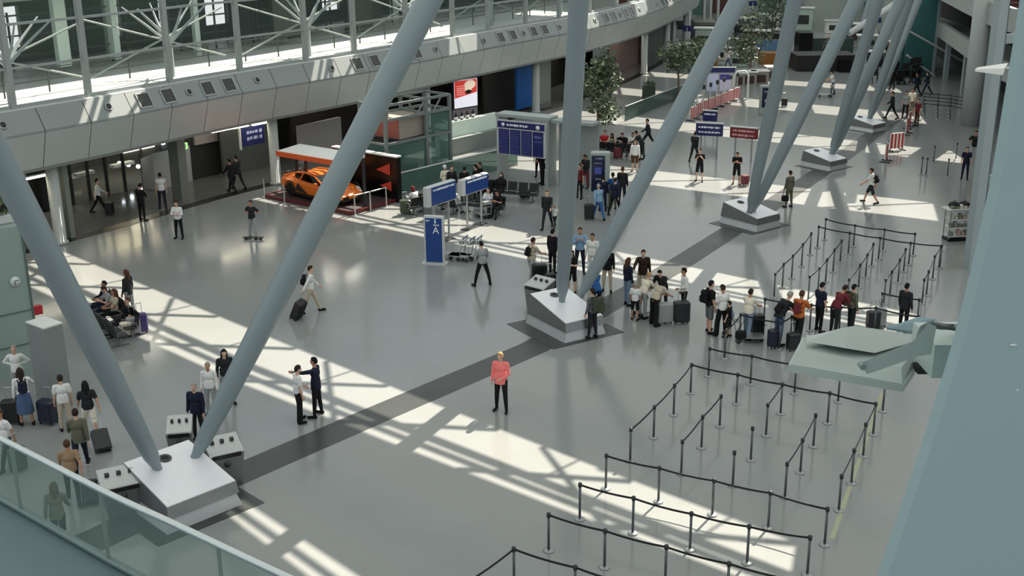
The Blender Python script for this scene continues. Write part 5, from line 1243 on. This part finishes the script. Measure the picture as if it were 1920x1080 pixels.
for i,(x,y,s) in enumerate(((1522,48,1),(1530,46,1),(1590,58,1),(1612,60,1))):
    g=F(x,y);t=thing('far_slanted_column',f'{ORD[i]} thin slanted column in the far background behind the cafe, from the left','column',g,0,'far slanted columns');m=MB();m.tube([(0,0,0),(2.2+i*.5,3.0,12)],.3,10);m.build('leg',TUBE,t);m=MB();m.box((0,0,.2),(1.2,1.2,.4));m.build('base',PEDM,t)
g=F(1560,92);m=MB();m.tube([F(1590,82,0)+Vector((0,0,1.0)),F(1590,82,0)+Vector((6,2.5,4.2))],.35,8);o=m.build('ramp_beam',LGREY);tag(o,'pale sloping beam rising to the right behind the cafe','beam')
# trees
def tree(px,py,ptop,wpx,label,n,plant=True,trunk_frac=.45,seed=1,lo=.42):
    g=F(px,py);h=HT(px,py,ptop);rr=random.Random(seed);ppm=FPX/((g-Vector((0,0,CH))).length);wd=wpx/ppm/2
    t=thing('ficus_tree',label,'tree',g);m=MB();m.tube([(0,0,.3),(.05,0,h*.3),(-.04,.03,h*.6),(.02,0,h*.85)],[.09,.075,.06,.03],8)
    for k in range(6):
        a=k*1.1;m.tube([(0,0,h*(.4+.06*k)),(wd*.6*math.cos(a),wd*.6*math.sin(a),h*(.55+.06*k))],[.035,.015],5)
    m.build('trunk',mat('tree bark',(98,88,72),.8),t)
    m=MB()
    for k in range(9):
        a=rr.uniform(0,6.28);q=rr.uniform(.2,.62);leaves(m,(wd*q*math.cos(a),wd*q*math.sin(a),h*rr.uniform(lo+.06,.93)),(wd*.5,wd*.5,h*.14),n//14,.30,rr)
    m.build('foliage',LF,t)
    if plant:
        m=MB();m.lathe([(.34,0),(.45,.55),(.48,.6),(.42,.6),(.40,.5)],n=16);m.build('pot',mat('pot dark grey',(74,80,78),.6),t)
    return t
tree(1120,300,98,78,'tall thin ficus tree right behind the second slanted column pair',1900,True,seed=2,lo=.38)
tree(1270,188,80,100,'wide ficus tree between the gallery columns and the third slanted column leg',1700,True,seed=3,lo=.5)
tree(1405,150,28,92,'leafy tree just left of the third slanted column, above the white displays',1700,True,seed=4,lo=.3)
tree(1445,95,-40,110,'dark bushy tree at the top edge behind the third slanted column',1700,True,seed=5,lo=.25)
tree(1300,120,70,70,'small bushy tree beside the gallery end',900,True,seed=6,lo=.4)
g=F(1216,184);t=thing('planter_box','dark green square planter box standing in the far sun strip','planter',g);m=MB();m.box((0,0,.45),(.9,.9,.9));m.build('box',mat('planter dark green',(52,70,54),.6),t);m=MB();leaves(m,(0,0,1.05),(.5,.5,.3),160,.2,random.Random(3));m.build('leaves',LF,t)
# ------------------------------------------------------------------ seats, trolleys, fences
SEAT=mat('black wire seat',(34,36,38),.45,.3);LEGM=mat('seat leg grey',(120,124,124),.35,.6)
def seat_row(px,py,yaw,n,label,loc=None,back=True,group=None,m_=None):
    g=loc if loc is not None else F(px,py);t=thing('seat_row',label,'bench',g,R(yaw),group);W=.58
    for k in range(n):
        x=(k-(n-1)/2)*W;m=MB();m.box((x,.02,.42),(.5,.46,.05),bev=.02)
        if back:
            M=Matrix.Rotation(R(-12),4,'X');m.box((x,-.25,.70),(.5,.04,.46),M=Matrix.Rotation(R(12),4,'X'))
        m.build('seat',m_ or SEAT,t)
    m=MB();m.box((0,-.05,.35),(n*W,.08,.07));m.build('beam',LEGM,t)
    for x in(-n*W/2+.3,n*W/2-.3):
        m=MB();m.box((x,-.05,.17),(.06,.08,.34));m.box((x,0,.02),(.08,.6,.04));m.build('leg',LEGM,t)
    for k in range(n+1):
        m=MB();x=(k-n/2)*W;m.tube([(x,-.15,.36),(x,-.15,.62),(x,.2,.62)],.016,6);m.build('armrest',LEGM,t)
    return t
def on_seat(t,k,n,dy=-.12):
    W=.58;return t.location+Matrix.Rotation(t.rotation_euler.z,3,'Z')@Vector(((k-(n-1)/2)*W,dy,0))
SR1=seat_row(222,612,R(0)+125,6,'long row of dark seats in the near sun strip at the left, facing the hall')
SR1b=seat_row(198,628,-52,6,'dark seat row backing onto the row in the near sun strip at the left')
SR2=seat_row(822,398,-28,4,'seat row in sunlight behind the left blue sign');SR3=seat_row(905,402,152,4,'seat row under the right blue sign facing away from it')
SR4=seat_row(958,376,158,5,'black wire seat row beside the departures portal',m_=SEAT)
SR5=seat_row(1150,288,155,5,'seat row under the thin tree behind the dark information screen');SR5b=seat_row(1165,296,-25,5,'seat row backing onto the one under the thin tree')
def trolley(px,py,yaw,label,group=None,load=None):
    t=thing('luggage_trolley',label,'trolley',F(px,py),R(yaw),group)
    m=MB();m.box((0,.1,.22),(.55,.9,.04));m.tube([(-.26,-.35,.25),(-.26,-.5,1.0),(.26,-.5,1.0),(.26,-.35,.25)],.02,8);m.tube([(-.26,-.42,.6),(.26,-.42,.6)],.015,6);m.build('frame',CHROME if False else STEEL,t)
    m=MB();m.tube([(-.28,-.52,1.02),(.28,-.52,1.02)],.028,8);m.build('handle',mat('trolley handle blue',(60,84,128),.5),t)
    for x,y in((-.24,-.3),(.24,-.3),(0,.5)):
        m=MB();m.tube([(x-.02,y,.08),(x+.02,y,.08)],.08,12);m.box((x,y,.17),(.03,.05,.1));m.build('wheel',DARK,t)
    m=MB();m.box((0,-.42,.82),(.4,.22,.14));m.build('basket',STEEL,t);return t
for i,(x,y,ya) in enumerate(((852,486,70),(866,488,70),(879,486,70))): trolley(x,y,ya,['luggage trolley next to the blue pylon with the letter A','middle luggage trolley of the nested group beside the blue pylon','rightmost luggage trolley of the nested group beside the blue pylon'][i],'trolleys by the pylon')
trolley(1208,592,-60,'luggage trolley of the family with children beside the second column');trolley(1400,640,-95,'luggage trolley with blue handle in the queue beside the woman in jeans')
trolley(905,408,30,'luggage trolley loaded with pale bags under the right blue sign')
RW=mat('barrier red',(178,40,46),.5)
def fence(px,py,yaw,label,w_=1.1,h=1.0,group=None,sc=1):
    t=thing('barrier_panel',label,'barrier',F(px,py),R(yaw),group)
    m=MB();m.box((0,0,h*.52),(w_,.05,h*.8));m.build('white_panel',WHITE,t)
    for k in range(4):
        m=MB();x=-w_/2+w_*(k+.5)/4;m.box((x,0,h*.5),(w_*.13,.07,h*.76));m.build('red_stripe',RW,t)
    for x in(-w_*.45,w_*.45):
        m=MB();m.box((x,0,.03),(.08,.6,.06));m.tube([(x,0,0),(x,0,h)],.03,6);m.build('foot',DARK,t)
    return t
FX=[(1300,222),(1310,214),(1321,209),(1333,204),(1345,199),(1357,194),(1369,189),(1381,184)]
for i,(x,y) in enumerate(FX): fence(x,y+3,52,f'{ORD[i]} striped barrier from the left in the row before the violet display',1.0,1.0,'left striped barriers')
FY=[(1661,303),(1680,282),(1700,252),(1704,240),(1716,228)]
for i,(x,y) in enumerate(FY): fence(x,y,62 if i!=1 else 20,f'{ORD[i]} striped barrier from the near end right of the far columns',1.0 if i else .7,1.15,'right striped barriers')
for i in range(7):
    x,y=1306+i*12.5,208-i*5.2;g=F(x,y);t=thing('gate_post',f'{ORD[i]} pale gate post from the left above the striped barriers','post',g,0,'ticket gate posts');m=MB();m.tube([(0,0,0),(0,0,1.5)],.05,8);m.build('pole',LGREY,t);m=MB();m.box((0,0,1.5),(.2,.12,.3));m.build('reader',DARK,t)
t=thing('metal_arch','pale metal arch at the right end of the striped barriers','arch',F(1386,186));m=MB();m.tube([(-.5,0,0),(-.5,0,1.6),(-.3,0,2.0),(.3,0,2.1),(.6,0,1.8),(.6,0,0)],.08,8);m.build('tube_frame',LGREY,t);m=MB();m.box((.05,0,.02),(1.3,.3,.04));m.build('base_plate',STEEL,t)
# ------------------------------------------------------------------ people
P=person
# left foreground
a=P(18,876,150,'walk2',1.0,'tee:white','trousers:dark','short:brown','person in white with reddish brown hair at the left edge, seen over the glass balustrade')
P(40,748,190,'hips',1.0,'shirt:white','trousers:lgrey','short:grayhair','grey haired person in white with arms out, behind the woman with the navy backpack')
a=P(52,797,28,'reach',1.0,'shirt:white','skirt:denim','long:dbrown','woman in a white top and blue skirt beside the blue suitcase');onback(a,'reach','navy','navy backpack on the woman in the blue skirt',.8)
suitcase(24,795,10,'black','black suitcase standing beside the woman in the blue skirt',.5,.7,.3);suitcase(92,794,-20,'navy','dark blue suitcase beside the woman in the blue skirt',.52,.68,.36)
suitcase(36,882,60,'green','dark green suitcase behind the glass balustrade at the left edge',.45,.62,.28)
P(126,808,20,'stand',.98,'tee:white','trousers:beige','short:dbrown','dark haired person in white seen from behind, left of the long haired woman in shorts')
P(172,818,25,'pull',.98,'tee:dark','shorts:cream','long:black','woman with long black hair and pale shorts pulling a dark suitcase')
suitcase(196,850,-150,'dark','dark grey suitcase tilted behind the long haired woman in pale shorts',.46,.66,.28,tilt=48)
a=P(155,880,18,'walk',1.02,'jacket:khaki','trousers:navy','short:dbrown','person in an olive grey top and navy trousers walking away in the left foreground')
P(140,942,20,'pull',1.0,'tee:tan','trousers:black','short:brown','person in a tan top and black trousers behind the balustrade handrail at the left')
suitcase(172,948,-160,'dark','charcoal suitcase behind the glass, right of the person in tan',.42,.6,.26,tilt=30)
P(116,1026,12,'walk2',.98,'longtop:khaki','trousers:black','long:brown','woman in an olive top and black trousers seen through the balustrade glass')
P(374,826,170,'stand',1.0,'jacket:navy','trousers:dark','short:grayhair','man in a navy jacket beside the foreground litter bins',skin=0)
P(428,756,200,'easy',1.0,'shirt:dark','trousers:lgrey','long:black','person with long dark hair half hidden behind the right leg of the first column pair')
P(398,778,180,'stand',.95,'shirt:white','trousers:lgrey','short:grayhair','person in white hidden behind the first column leg, above the man in navy')
P(563,791,-60,'easy',1.0,'tee:white','wide:black','short:dbrown','person in white and flared black trousers, left of the couple in the sun',)
a=P(596,780,80,'point',1.05,'jacket:navy','trousers:black','short:black','man in a dark tracksuit raising an arm, right one of the couple in the sun',skin=1)
P(940,770,165,'easy',1.06,'longtop:pink','trousers:black','short:blond','person in a bright pink vest and black trousers alone in the middle of the floor',skin=0)
a=P(584,586,-80,'pull',1.05,'shirt:white','trousers:beige','short:dbrown','man in a white shirt and beige trousers striding right, pulling a black suitcase',skin=0);onback(a,'pull','black','black backpack on the man in beige trousers',.9)
suitcase(553,598,70,'black','black suitcase tilted behind the striding man in beige trousers',.5,.72,.32,tilt=25)
P(337,447,175,'cross',.98,'shirt:white','trousers:black','short:dbrown','person in a white shirt and black trousers standing on the open floor near the arcade')
P(475,446,160,'hips',.98,'tee:dark','trousers:lgrey','short:black','person in dark top and grey trousers on the floor left of the orange car platform')
for i,x in enumerate((463,489)):
    t=thing('kick_scooter_wheel','','');bpy.data.objects.remove(t)
t=thing('shadow_board','dark board imitating the shadow at the feet of the person left of the car platform','board',F(475,449),R(-5));m=MB();m.box((0,0,.1),(.95,.22,.03),bev=.01);m.build('shadow_slab',DARK,t)  # dark board added in place of the shadow bits at the feet
for x in(-.34,.34):
    m=MB();m.tube([(x,-.1,.045),(x,.1,.045)],.045,10);m.build('shadow_bit',BLACK,t)
# arcade people
P(187,400,-70,'walk',1.0,'shirt:white','trousers:black','short:black','person in white walking right with a black suitcase inside the glazed entrance');suitcase(207,404,80,'black','black suitcase inside the glazed entrance',.45,.6,.3)
P(268,414,-20,'phone',1.02,'jacket:black','trousers:black','short:black','person all in black standing at the arcade edge by the entrance')
P(306,392,20,'stand',1.02,'vest:white','trousers:navy','short:black','person in white top and navy trousers right of the one in black at the entrance')
a=P(436,362,60,'walk',1.05,'jacket:black','trousers:black','short:black','person in black walking under the blue hanging sign, left of two');P(448,355,50,'walk2',1.05,'jacket:dark','trousers:dark','short:black','person in dark grey walking under the blue hanging sign, right of two')
P(66,398,180,'phone',1.0,'jacket:black','trousers:black','short:black','dark figure inside the shop at the far left')
P(632,284,170,'stand',1.0,'tee:blue','trousers:navy','short:black','person in a blue shirt in the shop behind the orange car')
# seats in the near left sun strip
P(0,0,125,'sit',1.0,'shirt:navy','trousers:navy','short:black','person in navy seated at the far end of the sunlit left seats',loc=on_seat(SR1,5,6,-.02))
P(0,0,125,'sitphone',1.0,'tee:lgrey','trousers:navy','short:dbrown','person in pale grey seated second from the far end of the sunlit left seats',loc=on_seat(SR1,4,6,-.02))
P(0,0,125,'sit',1.0,'tee:beige','trousers:black','long:brown','person in beige seated beside the one in pale grey on the sunlit left seats',loc=on_seat(SR1,3,6,-.02))
P(0,0,125,'sitback',1.0,'tee:black','trousers:black','short:brown','person in black leaning back near the near end of the sunlit left seats',loc=on_seat(SR1,1,6,-.02))
P(246,592,70,'stand',1.0,'longtop:dark','trousers:lgrey','long:brown','long haired person in dark grey standing in the sun by the left seats')
suitcase(252,628,30,'lgrey','silver grey suitcase at the near end of the left seats',.46,.62,.28);suitcase(266,624,30,'purple','dark violet suitcase at the right of the left seats',.44,.66,.28);suitcase(238,632,30,'cream','pale patterned suitcase under the left seats',.4,.5,.25,handle=False)
# waiting group under blue signs
P(0,0,-28,'sitphone',1.0,'shirt:white','trousers:lgrey','short:maroon','person in white seated left of the blue signs',loc=on_seat(SR2,3,4,-.02));P(0,0,-28,'sitlean',1.0,'shirt:cream','trousers:denim','short:brown','person in cream seated behind the left blue sign',loc=on_seat(SR2,1,4,-.02))
P(796,398,40,'sitlean',1.0,'shirt:white','trousers:sky','long:maroon','woman in white with reddish hair bending by a dark suitcase left of the blue signs',loc=F(782,399));seat_row(783,401,40,2,'short two seat bench at the left of the waiting area')
P(836,374,30,'easy',1.0,'shirt:cream','trousers:beige','cap:white','person with a white hat standing behind the left blue sign');P(848,376,200,'stand',1.0,'jacket:dark','trousers:black','short:brown','person in a dark jacket behind the gap between the blue signs')
for i,(x,y) in enumerate(((872,360),(893,355),(901,351))): P(x,y+18,i*60,'stand',1.0,'jacket:black','trousers:black','short:black',['leftmost','middle','rightmost'][i]+' of three dark haired people partly hidden by the right blue sign')
P(0,0,152,'sit',1.0,'tee:white','trousers:lgrey','short:brown','person in white seated below the right blue sign',loc=on_seat(SR3,1,4,-.02));P(0,0,152,'sitphone',1.0,'tee:black','trousers:dark','short:black','person in black seated at the right end below the right blue sign',loc=on_seat(SR3,0,4,-.02))
suitcase(760,402,10,'green','dark green suitcase at the left end of the waiting area',.5,.66,.3);suitcase(806,412,-20,'grey','slate grey suitcase in front of the left sign post',.5,.66,.3);suitcase(918,406,10,'dark','dark suitcase at the right end below the right blue sign',.46,.64,.3)
# black seats
P(0,0,158,'sitback',1.02,'jacket:black','trousers:black','scarf:black','person in black clothes and headscarf seated on the black wire seats',loc=on_seat(SR4,3,5,-.02));P(0,0,158,'sitlean',1.0,'jacket:black','trousers:black','short:black','hunched person in black on the black wire seats',loc=on_seat(SR4,4,5,-.02))
suitcase(984,372,20,'black','black bag at the right end of the black wire seats',.5,.35,.4,handle=False)
P(1026,428,165,'walk',1.06,'jacket:dark','trousers:dark','short:dbrown','man in a dark suit walking left of the second column pair');P(1040,426,150,'walk2',.62,'tee:white','trousers:dark','short:blond','small child in white walking beside the man in the dark suit')
P(1010,332,170,'stand',1.0,'tee:dark','trousers:black','short:black','person in black under the departures board');P(1017,346,120,'phone',1.03,'jacket:black','trousers:black','short:black','tall dark person at the right post of the departures portal')
a=P(1122,412,20,'walk2',1.0,'shirt:sky','trousers:blue','short:grayhair','person in bright blue trousers walking with a black suitcase at the grey stele');suitcase(1104,412,10,'black','black suitcase beside the person in bright blue trousers',.42,.7,.3)
a=P(1148,392,10,'stand',1.02,'tee:blue','trousers:khaki','short:black','person with a blue backpack right of the grey stele');onback(a,'stand','blue','blue backpack right of the grey stele',1.0)
P(1152,402,-30,'walk',1.04,'jacket:navy','trousers:black','short:dbrown','person in a navy jacket right of the grey stele, beside the blue backpack');a=P(1166,382,-20,'stand',1.05,'jacket:dark','trousers:navy','short:brown','person in charcoal at the right of the group by the grey stele')
P(1130,396,0,'stand',.98,'jacket:navy','trousers:navy','short:black','person in navy half hidden behind the one in bright blue trousers')
P(1098,352,140,'phone',1.0,'jacket:dark','trousers:maroon','short:dbrown','person in dark jacket left behind the grey stele');P(1086,372,150,'stand',1.0,'tee:maroon','trousers:black','short:black','person in dark red between the second column leg and the grey stele')
# under the thin tree
cs_=[('tee:white','short:black'),('jacket:black','short:black'),('tee:beige','long:dbrown'),('tee:red','short:black'),('tee:dark','short:brown')]
for k,(tp_,hr) in enumerate(cs_): P(0,0,155,['sit','sitphone','sitlean','sit','sitphone'][k],1.0,tp_,'trousers:dark',hr,f'{ORD[k]} person from the right on the seats under the thin tree, wearing {tp_.split(":")[1]}',loc=on_seat(SR5,k,5,-.02))
suitcase(1158,297,10,'maroon','dark red suitcase by the seats under the thin tree',.46,.6,.3)
P(1190,322,170,'stand',1.0,'shirt:white','shorts:brown','long:dbrown','woman in white standing right of the seats under the thin tree');P(1203,300,60,'bend',1.0,'jacket:dark','trousers:black','short:black','person in dark clothes bending at the right of the thin tree seats')
P(1215,276,90,'stride',1.05,'jacket:dark','trousers:black','short:black','person in black striding left just left of the second column pair right leg')
P(1301,303,-30,'walk',1.0,'jacket:dark','trousers:dark','short:dbrown','person in dark grey walking below the blue sign board');P(1311,340,165,'strap',1.0,'tee:black','shorts:black','short:black','person in a black t-shirt and shorts below the blue sign board');P(1380,346,170,'phone',1.0,'tee:black','shorts:black','short:dbrown','person in a black t-shirt left of the third column pair')
suitcase(1396,348,20,'maroon','dark red bag at the feet of the person left of the third columns',.4,.5,.3,handle=False)
a=P(1478,389,30,'stand',1.03,'longtop:khaki','trousers:khaki','short:dbrown','person in olive standing on the dark stripe right of the third column pair');b=thing('shoulder_bag','dark shoulder bag of the person in olive on the dark stripe','bag',F(1472,372,.85));m=MB();m.box((0,0,0),(.34,.16,.3),bev=.05);m.build('bag_body',cl('black'),b);m=MB();m.tube([(-.14,0,.13),(0,0,.55),(.14,0,.13)],.015,6);m.build('strap',cl('black'),b)
a=P(1631,381,60,'walk',1.03,'tee:white','shorts:dark','short:dbrown','person in white with a black backpack walking alone on the right half');onback(a,'walk','black','black backpack on the person walking alone on the right half',.95)
# queue behind the second column
P(905,536,25,'wide',1.04,'shirt:lgrey','trousers:black','short:black','person in a pale grey shirt standing wide legged right of the luggage trolleys')
a=P(996,530,-50,'cart',1.04,'tee:beige','trousers:lgrey','short:dbrown','person in beige leaning on a big black suitcase left of the second column pair');onback(a,'cart','black','black backpack on the person in beige',.8);suitcase(1011,533,10,'black','big black suitcase left of the second column pair',.6,.78,.34)
P(1036,512,-40,'stand',1.04,'jacket:black','trousers:black','short:black','person in black hidden behind the left leg of the second column pair');suitcase(1032,546,20,'black','black suitcase behind the left leg of the second column pair',.42,.66,.28)
a=P(1087,512,175,'strap',1.08,'shirt:sky','trousers:navy','short:dbrown','man in a pale blue shirt with backpack straps between the second column legs');onback(a,'strap','dark','dark backpack of the man in the pale blue shirt',.9)
P(1072,548,150,'cross',.96,'tee:black','shorts:black','long:black','woman in a black t-shirt and shorts between the second column legs')
P(1110,522,160,'stand',1.05,'shirt:white','trousers:white','short:dbrown','person in white behind the right leg of the second column pair')
P(1138,546,170,'stand',1.04,'jacket:black','trousers:beige','short:black','person in black cardigan and beige trousers right of the second column leg')
P(1118,590,20,'bend',1.02,'jacket:blue','trousers:navy','short:grayhair','person in blue bending behind the second column base')
a=P(1110,634,45,'stand',1.02,'shirt:grey','trousers:dark','short:dbrown','man with a very large dark backpack at the right corner of the second column base');onback(a,'stand','green','very large dark green backpack at the second column base',1.35)
P(1176,572,-60,'stand',1.04,'shirt:navy','trousers:ldenim','long:brown','woman in a navy top and jeans beside the family trolley');P(1204,556,175,'reach',1.06,'jacket:dbrown','trousers:beige','short:dbrown','man in a dark brown jacket stretching an arm over the family')
P(1190,600,-20,'stand',.8,'tee:white','shorts:black','short:grayhair','child in a white patterned top at the family trolley');P(1204,596,-40,'bend',.98,'tee:cream','trousers:lgrey','short:blond','person in cream bending over the family trolley')
P(1226,610,-50,'bend',1.02,'tee:beige','wide:black','long:black','woman in beige with flared black trousers leaning over the silver suitcase');P(1242,582,150,'bend',1.0,'jacket:black','trousers:black','short:black','person in black bending behind the silver suitcase');suitcase(1245,606,10,'lgrey','ribbed silver suitcase in front of the queue',.62,.7,.34,gloss=.3)
P(1281,594,100,'easy',1.05,'shirt:white','trousers:black','short:black','person in a white shirt with dark tie standing behind the black suitcase');suitcase(1277,606,6,'dark','black grey suitcase beside the ribbed silver one',.58,.76,.34)
a=P(1329,624,-70,'stand',1.08,'tee:black','shorts:grey','short:black','man in black with a backpack and grey shorts at the end of the queue');onback(a,'stand','black','black backpack of the man in grey shorts',1.0)
P(1352,630,30,'easy',1.05,'tee:white','wide:black','short:dbrown','person in white top and black trousers beside the man in grey shorts');P(1365,632,60,'stand',.74,'tee:black','shorts:dark','short:black','child in black right of the person in white and black')
a=P(1400,636,-40,'cart',1.02,'tee:cream','trousers:ldenim','short:dbrown','woman in cream and pale jeans at the luggage trolley in the queue');suitcase(1419,632,10,'black','tall black suitcase beside the woman in pale jeans',.44,.78,.3)
b=thing('shoulder_bag','dark shoulder bag hanging from the woman in pale jeans','bag',F(1389,628,.95));m=MB();m.box((0,0,0),(.36,.18,.3),bev=.05);m.build('bag_body',cl('black'),b);m=MB();m.tube([(-.14,0,.13),(.1,0,.5),(.14,0,.13)],.015,6);m.build('strap',cl('black'),b)
a=P(1458,646,-60,'bend',1.1,'jacket:dark','trousers:denim','short:grayhair','grey haired man in a black jacket stooping in the queue');onback(a,'bend','black','black backpack of the stooping grey haired man',.8);suitcase(1450,652,20,'navy','navy suitcase between the stooping man and the belt post',.4,.6,.3)
a=P(1494,648,-40,'cart',1.1,'tee:orange','trousers:black','short:brown','person in an orange top with a backpack in the queue');onback(a,'cart','maroon','dark red backpack of the person in orange',.8);suitcase(1486,656,20,'dark','dark suitcase at the feet of the person in orange',.42,.55,.3)
P(1534,622,-60,'easy',1.02,'tee:navy','trousers:black','short:black','person in a navy t-shirt right of the person in orange')
P(1562,628,-60,'bend',1.05,'tee:maroon','trousers:dark','short:dbrown','person in dark red bending behind the floodlight');a=P(1594,624,-70,'stand',1.0,'shirt:khaki','trousers:dark','short:black','person in olive grey carrying a brown and orange backpack behind the floodlight');onback(a,'stand','brown','brown and orange backpack behind the floodlight',1.1)
suitcase(1636,616,10,'dark','dark suitcase standing alone beyond the floodlight',.46,.6,.3);suitcase(1650,612,10,'lgrey','grey case right of the lone dark suitcase',.34,.62,.28)
P(1692,622,-50,'stand',1.0,'jacket:dark','trousers:black','short:black','dark haired person at the right end of the queue above the floodlight')
# far right people
P(1560,178,90,'cart',1.0,'tee:white','trousers:dark','short:black','person pushing a low cart at the second far sun strip');t=trolley(1549,182,90,'low luggage trolley pushed along the second far sun strip')
P(1671,223,80,'walk',1.08,'jacket:dark','trousers:black','short:black','dark figure standing in the far sun strip right of the fifth column pair');P(1696,222,170,'stand',1.02,'tee:lgrey','trousers:black','short:black','person in pale grey and black trousers by the far striped barriers');P(1707,216,170,'stand',1.02,'tee:cream','shorts:khaki','short:black','person in cream by the far striped barriers');P(1718,236,120,'stand',1.0,'tee:maroon','trousers:brown','short:brown','person in dark red at the far striped barriers')
P(1718,180,60,'walk',1.0,'jacket:navy','trousers:black','short:black','left one of two dark people crossing the farthest visible sun strip');P(1737,178,60,'walk2',1.0,'jacket:navy','trousers:navy','short:black','right one of two dark people crossing the farthest visible sun strip')
P(1824,306,150,'hips',1.04,'tee:black','trousers:lgrey','short:black','person in black with grey trousers beside the tall column');P(1808,336,160,'stand',.98,'tee:navy','trousers:navy','short:black','person in navy standing left of the tall column')
P(1672,168,20,'stand',1.0,'jacket:black','trousers:black','short:black','dark person below the black chairs at the teal glass')
suitcase(1470,200,10,'black','small black suitcase standing by the third column leg in the far strip',.4,.55,.3)
t=thing('black_chairs','heap of stacked black chairs at the foot of the teal glass','chairs',F(1682,158));rr=random.Random(2);t['kind']='stuff';m=MB()
for k in range(26):
    x,y,z=rr.uniform(-1.9,1.9),rr.uniform(-.6,1.2),rr.uniform(0,1.5);m.box((x,y,z+.25),(.5,.5,.05));m.box((x,y+.24,z+.5),(.5,.04,.5))
    for sx in(-.2,.2): m.box((x+sx,y-.2,z/2+.12),(.04,.04,z+.25))
m.build('chair_heap',BLACK,t)

# ------------------------------------------------------------------ clutter at the far end
STL=[('grey',(150,154,150)),('dark brown',(66,50,44)),('pale green',(168,186,174)),('white',(216,216,210)),('black',(30,30,32)),('violet blue',(70,72,120)),('ochre',(150,116,64))]
SP_=[(1275,118,1.4,1.6,0),(1300,108,2.0,1.2,1),(1318,96,1.6,2.2,2),(1340,88,2.4,1.4,3),(1362,80,1.8,2.0,4),(1384,96,2.0,1.1,0),(1392,70,2.4,2.0,5),(1350,112,1.8,1.1,3),(1420,84,2.4,1.4,1),(1440,66,2.0,2.2,3),(1460,78,1.6,1.2,0),(1500,56,2.6,2.4,2),(1540,44,2.4,1.5,4),(1566,62,2.2,1.3,3),(1600,74,2.0,1.6,1),(1625,90,1.8,1.2,0),(1475,40,2.2,2.2,2),(1665,100,1.6,1.1,6),(1330,128,1.4,1.0,6),(1384,124,1.5,1.1,2),(1405,112,1.6,1.0,3),(1640,118,1.4,1.0,4)]
for i,(x,y,wd,hh,ci) in enumerate(SP_):
    g=F(x,y);nm,c=STL[ci];t=thing('market_stall',f'{ORD[i]} far background stall from the left, {nm} with a pale top',"stall",g,R(random.uniform(-40,10)),None)
    m=MB();m.box((0,0,hh/2),(wd,1.2,hh),bev=.05);m.build('stall_body',mat('stall '+nm,c,.6,0,.2,2),t)
    m=MB();m.box((0,0,hh+.05),(wd+.3,1.5,.1));m.build('top',WHITE if ci!=3 else LGREY,t)
    m=MB();m.box((0,-.63,hh*.5),(wd*.7,.06,hh*.4));m.build('front_panel',DARK if ci!=4 else LGREY,t)
    if i%3==0:
        m=MB();m.tube([(wd*.4,0,hh),(wd*.4,0,hh+1.6)],.05,6);m.build('mast',LGREY,t);m=MB();m.box((wd*.4,0,hh+1.5),(.9,.06,.5));m.build('sign_plate',NAVY,t)
SP_.sort()
p=[F(1150,198),F(1252,171),F(1288,181),F(1172,228)];m=MB();m.hull([q+Vector((0,0,.001)) for q in p],[q+Vector((0,0,.012)) for q in p]);struct(m.build('floor_dark_area',mat('dark floor area',(96,104,104),.3)),'darker rectangular floor area beside the thin ficus tree','floor inlay')
t=thing('glass_balustrade','low glass balustrade beside the dark floor area behind the thin ficus tree','balustrade',p[3]);a=p[2]-p[3]
m=MB();m.quad((0,0,.05),a+Vector((0,0,.05)),a+Vector((0,0,1.0)),(0,0,1.0),th=.03);m.build('glass_pane',glass('balustrade glass',(146,174,166),.27),t);m=MB();m.tube([(0,0,1.03),a+Vector((0,0,1.03))],.03,6);m.build('handrail',LGREY,t)
for i,(x,y,ya,c1,c2) in enumerate(((1480,108,40,'white','black'),(1548,96,200,'grey','navy'),(1610,112,120,'red','black'),(1365,118,60,'white','denim'),(1425,104,10,'blue','black'))):
    person(x,y+10,ya,'walk' if i%2 else 'stand',1.0,'tee:'+c1,'trousers:'+c2,'short:dbrown',f'{ORD[i]} small figure in the far background, wearing a {c1} top')
